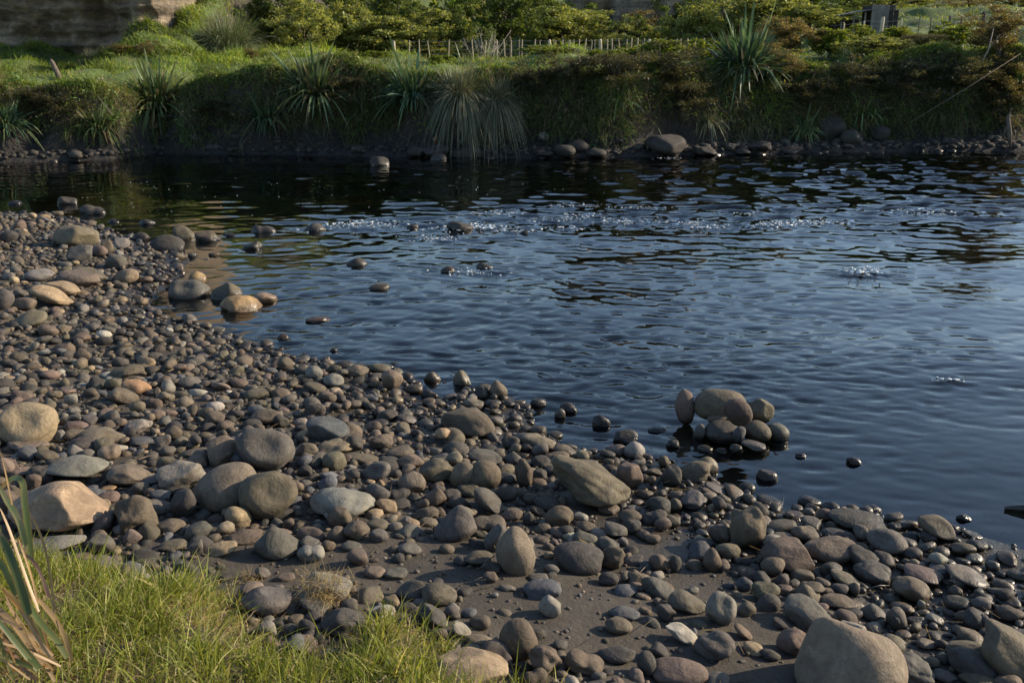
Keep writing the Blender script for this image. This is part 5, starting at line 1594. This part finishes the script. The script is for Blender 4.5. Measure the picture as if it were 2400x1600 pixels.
# ------------------------------------------------------------------ twigs, dead leaves and grass stalks dropped by floods
rng = np.random.default_rng(31)
x = rng.uniform(-6, 5, 1500); y = rng.uniform(2.8, 12, 1500); ok = (np.abs(x) < .55 * y + .4) & (gq(_GSD, x, y) > .05); x, y = x[ok][:520], y[ok][:520]; n = len(x)
z = gq(_GH, x, y) + rng.uniform(.008, .05, n); d = np.column_stack([rng.normal(size=n), rng.normal(size=n), rng.normal(size=n) * .15])
V, F, C = ribbons(np.column_stack([x, y, z]), d, rng.uniform(.03, .20, n), rng.uniform(.003, .007, n), rng.uniform(-.1, .2, n), np.array([(.13, .09, .055), (.24, .17, .10), (.06, .045, .03), (.32, .25, .15)])[rng.integers(0, 4, n)], 3, rng=rng, tipw=.3)
tag(obj('flood_litter', fast_mesh('flood_litter', V, F, C, False), M_GRASS), 'scattered bits of dead stalk and leaf among the beach stones', 'litter', kind='stuff')

# ------------------------------------------------------------------ white water with painted glints, driftwood and twigs
def foam_glint_mat():
    m, nt, b = new_mat('broken water and glints')
    b.inputs['Base Color'].default_value = (.80, .84, .86, 1); b.inputs['Roughness'].default_value = .12; b.inputs['Specular IOR Level'].default_value = .8  # white for splashes, and for sun glints modelled as pale flecks
    return m
M_FOAM_GLINT = foam_glint_mat()
rng = np.random.default_rng(66)
Pf = []
for rx, ry, rr, a in RAP:
    n = int(75 * a * rr / .5)
    x = rx + rng.normal(size=n) * rr * .50; y = ry + rng.normal(size=n) * rr * .26
    z = waves(x, y) + np.abs(rng.normal(size=n)) * .012 * a
    if abs(rr - .32) < .001: z = z + np.abs(rng.normal(size=n)) * .05
    s = rng.uniform(.003, .012, n) * (.6 + .5 * a)
    Pf.append(np.column_stack([x, y, z, s * rng.uniform(.8, 3.0, n), s, s * rng.uniform(.4, 1, n)]))
# white flecks painted in as stray sun glints over the rest of the rough water
n = 260; x = rng.uniform(-9, 14, n); y = rng.uniform(12.5, 25, n); ok = (seg_dist(x, y, shore) > 1.2) & ~inside(x, y, land_poly) & (y < y_far(x) - 1.5); x, y = x[ok], y[ok]
s = rng.uniform(.003, .007, len(x)); Pf.append(np.column_stack([x, y, waves(x, y) + s * .3, s * 1.6, s, s * .7]))
Pf = np.concatenate(Pf); nv = len(ICO[1][0])
W = ICO[1][0][None] * (1 + .25 * rng.normal(size=(len(Pf), nv, 1))) * Pf[:, None, 3:] + Pf[:, None, :3]
Fa = (ICO[1][1][None] + (np.arange(len(Pf)) * nv)[:, None, None]).reshape(-1, 3)
tag(obj('white_water_glints', fast_mesh('white_water_glints', W.reshape(-1, 3), Fa), M_FOAM_GLINT), 'white flecks of broken water and painted sun glints where the current breaks over stones', 'white water', kind='stuff')
M_WETLOG = plain_mat('wet dark wood', (.020, .016, .014), (.05, .04, .032), 14, .35, .5, .01, (1, .3, 1), .5)
a_ = at_z(*cp('D', 2235, 890), .005); b_ = a_ + np.array([.62, -.12, .01])
tag(obj('driftwood', tubes_mesh('driftwood', [([tuple(a_), tuple(a_ + (b_ - a_) * .2 + np.array([0, 0, .01])), tuple(a_ + (b_ - a_) * .6), tuple(b_)], np.array([.012, .03, .045, .045]), 8)]), M_WETLOG), 'dark wet driftwood log reaching in from the right edge', 'driftwood')
TW = [('C', 1640, 1400, 1760, 1420, 'thin twig floating in the shallows past the tall stone', .0), ('G', 1390, 470, 1545, 450, 'twig lying between dark cobbles near the right shore', .05), ('F', 1255, 385, 1350, 300, 'dark leaf stalk leaning on the egg-shaped boulder', .06),
      ('C', 1045, 60, 1080, 80, 'short twig stuck between two stones in the shallows', .06), ('F', 1210, 110, 1290, 155, 'thin curved twig near the foot of the egg-shaped boulder', .05), ('D', 225, 155, 280, 172, 'short dark twig resting on the standing stone of the pile', None)]
for c, x0, y0, x1, y1, lab, lf in TW:
    if lf is None: A, B = at_y(*cp(c, x0, y0), 7.4), at_y(*cp(c, x1, y1), 7.36)
    else:
        if c == 'C' and y0 > 1000: A, B = at_z(*cp('H', 1650, 1400), .012), at_z(*cp('H', 1750, 1425), .012)
        else: A, B = on_ground(*cp(c, x0, y0), lf), on_ground(*cp(c, x1, y1), lf)
    mid_ = (A + B) / 2 + np.array([0, 0, .012])
    tag(obj('twig', tubes_mesh('twig', [([tuple(A), tuple(mid_), tuple(B)], np.array([.006, .005, .003]), 5)]), M_WETLOG), lab, 'twig')
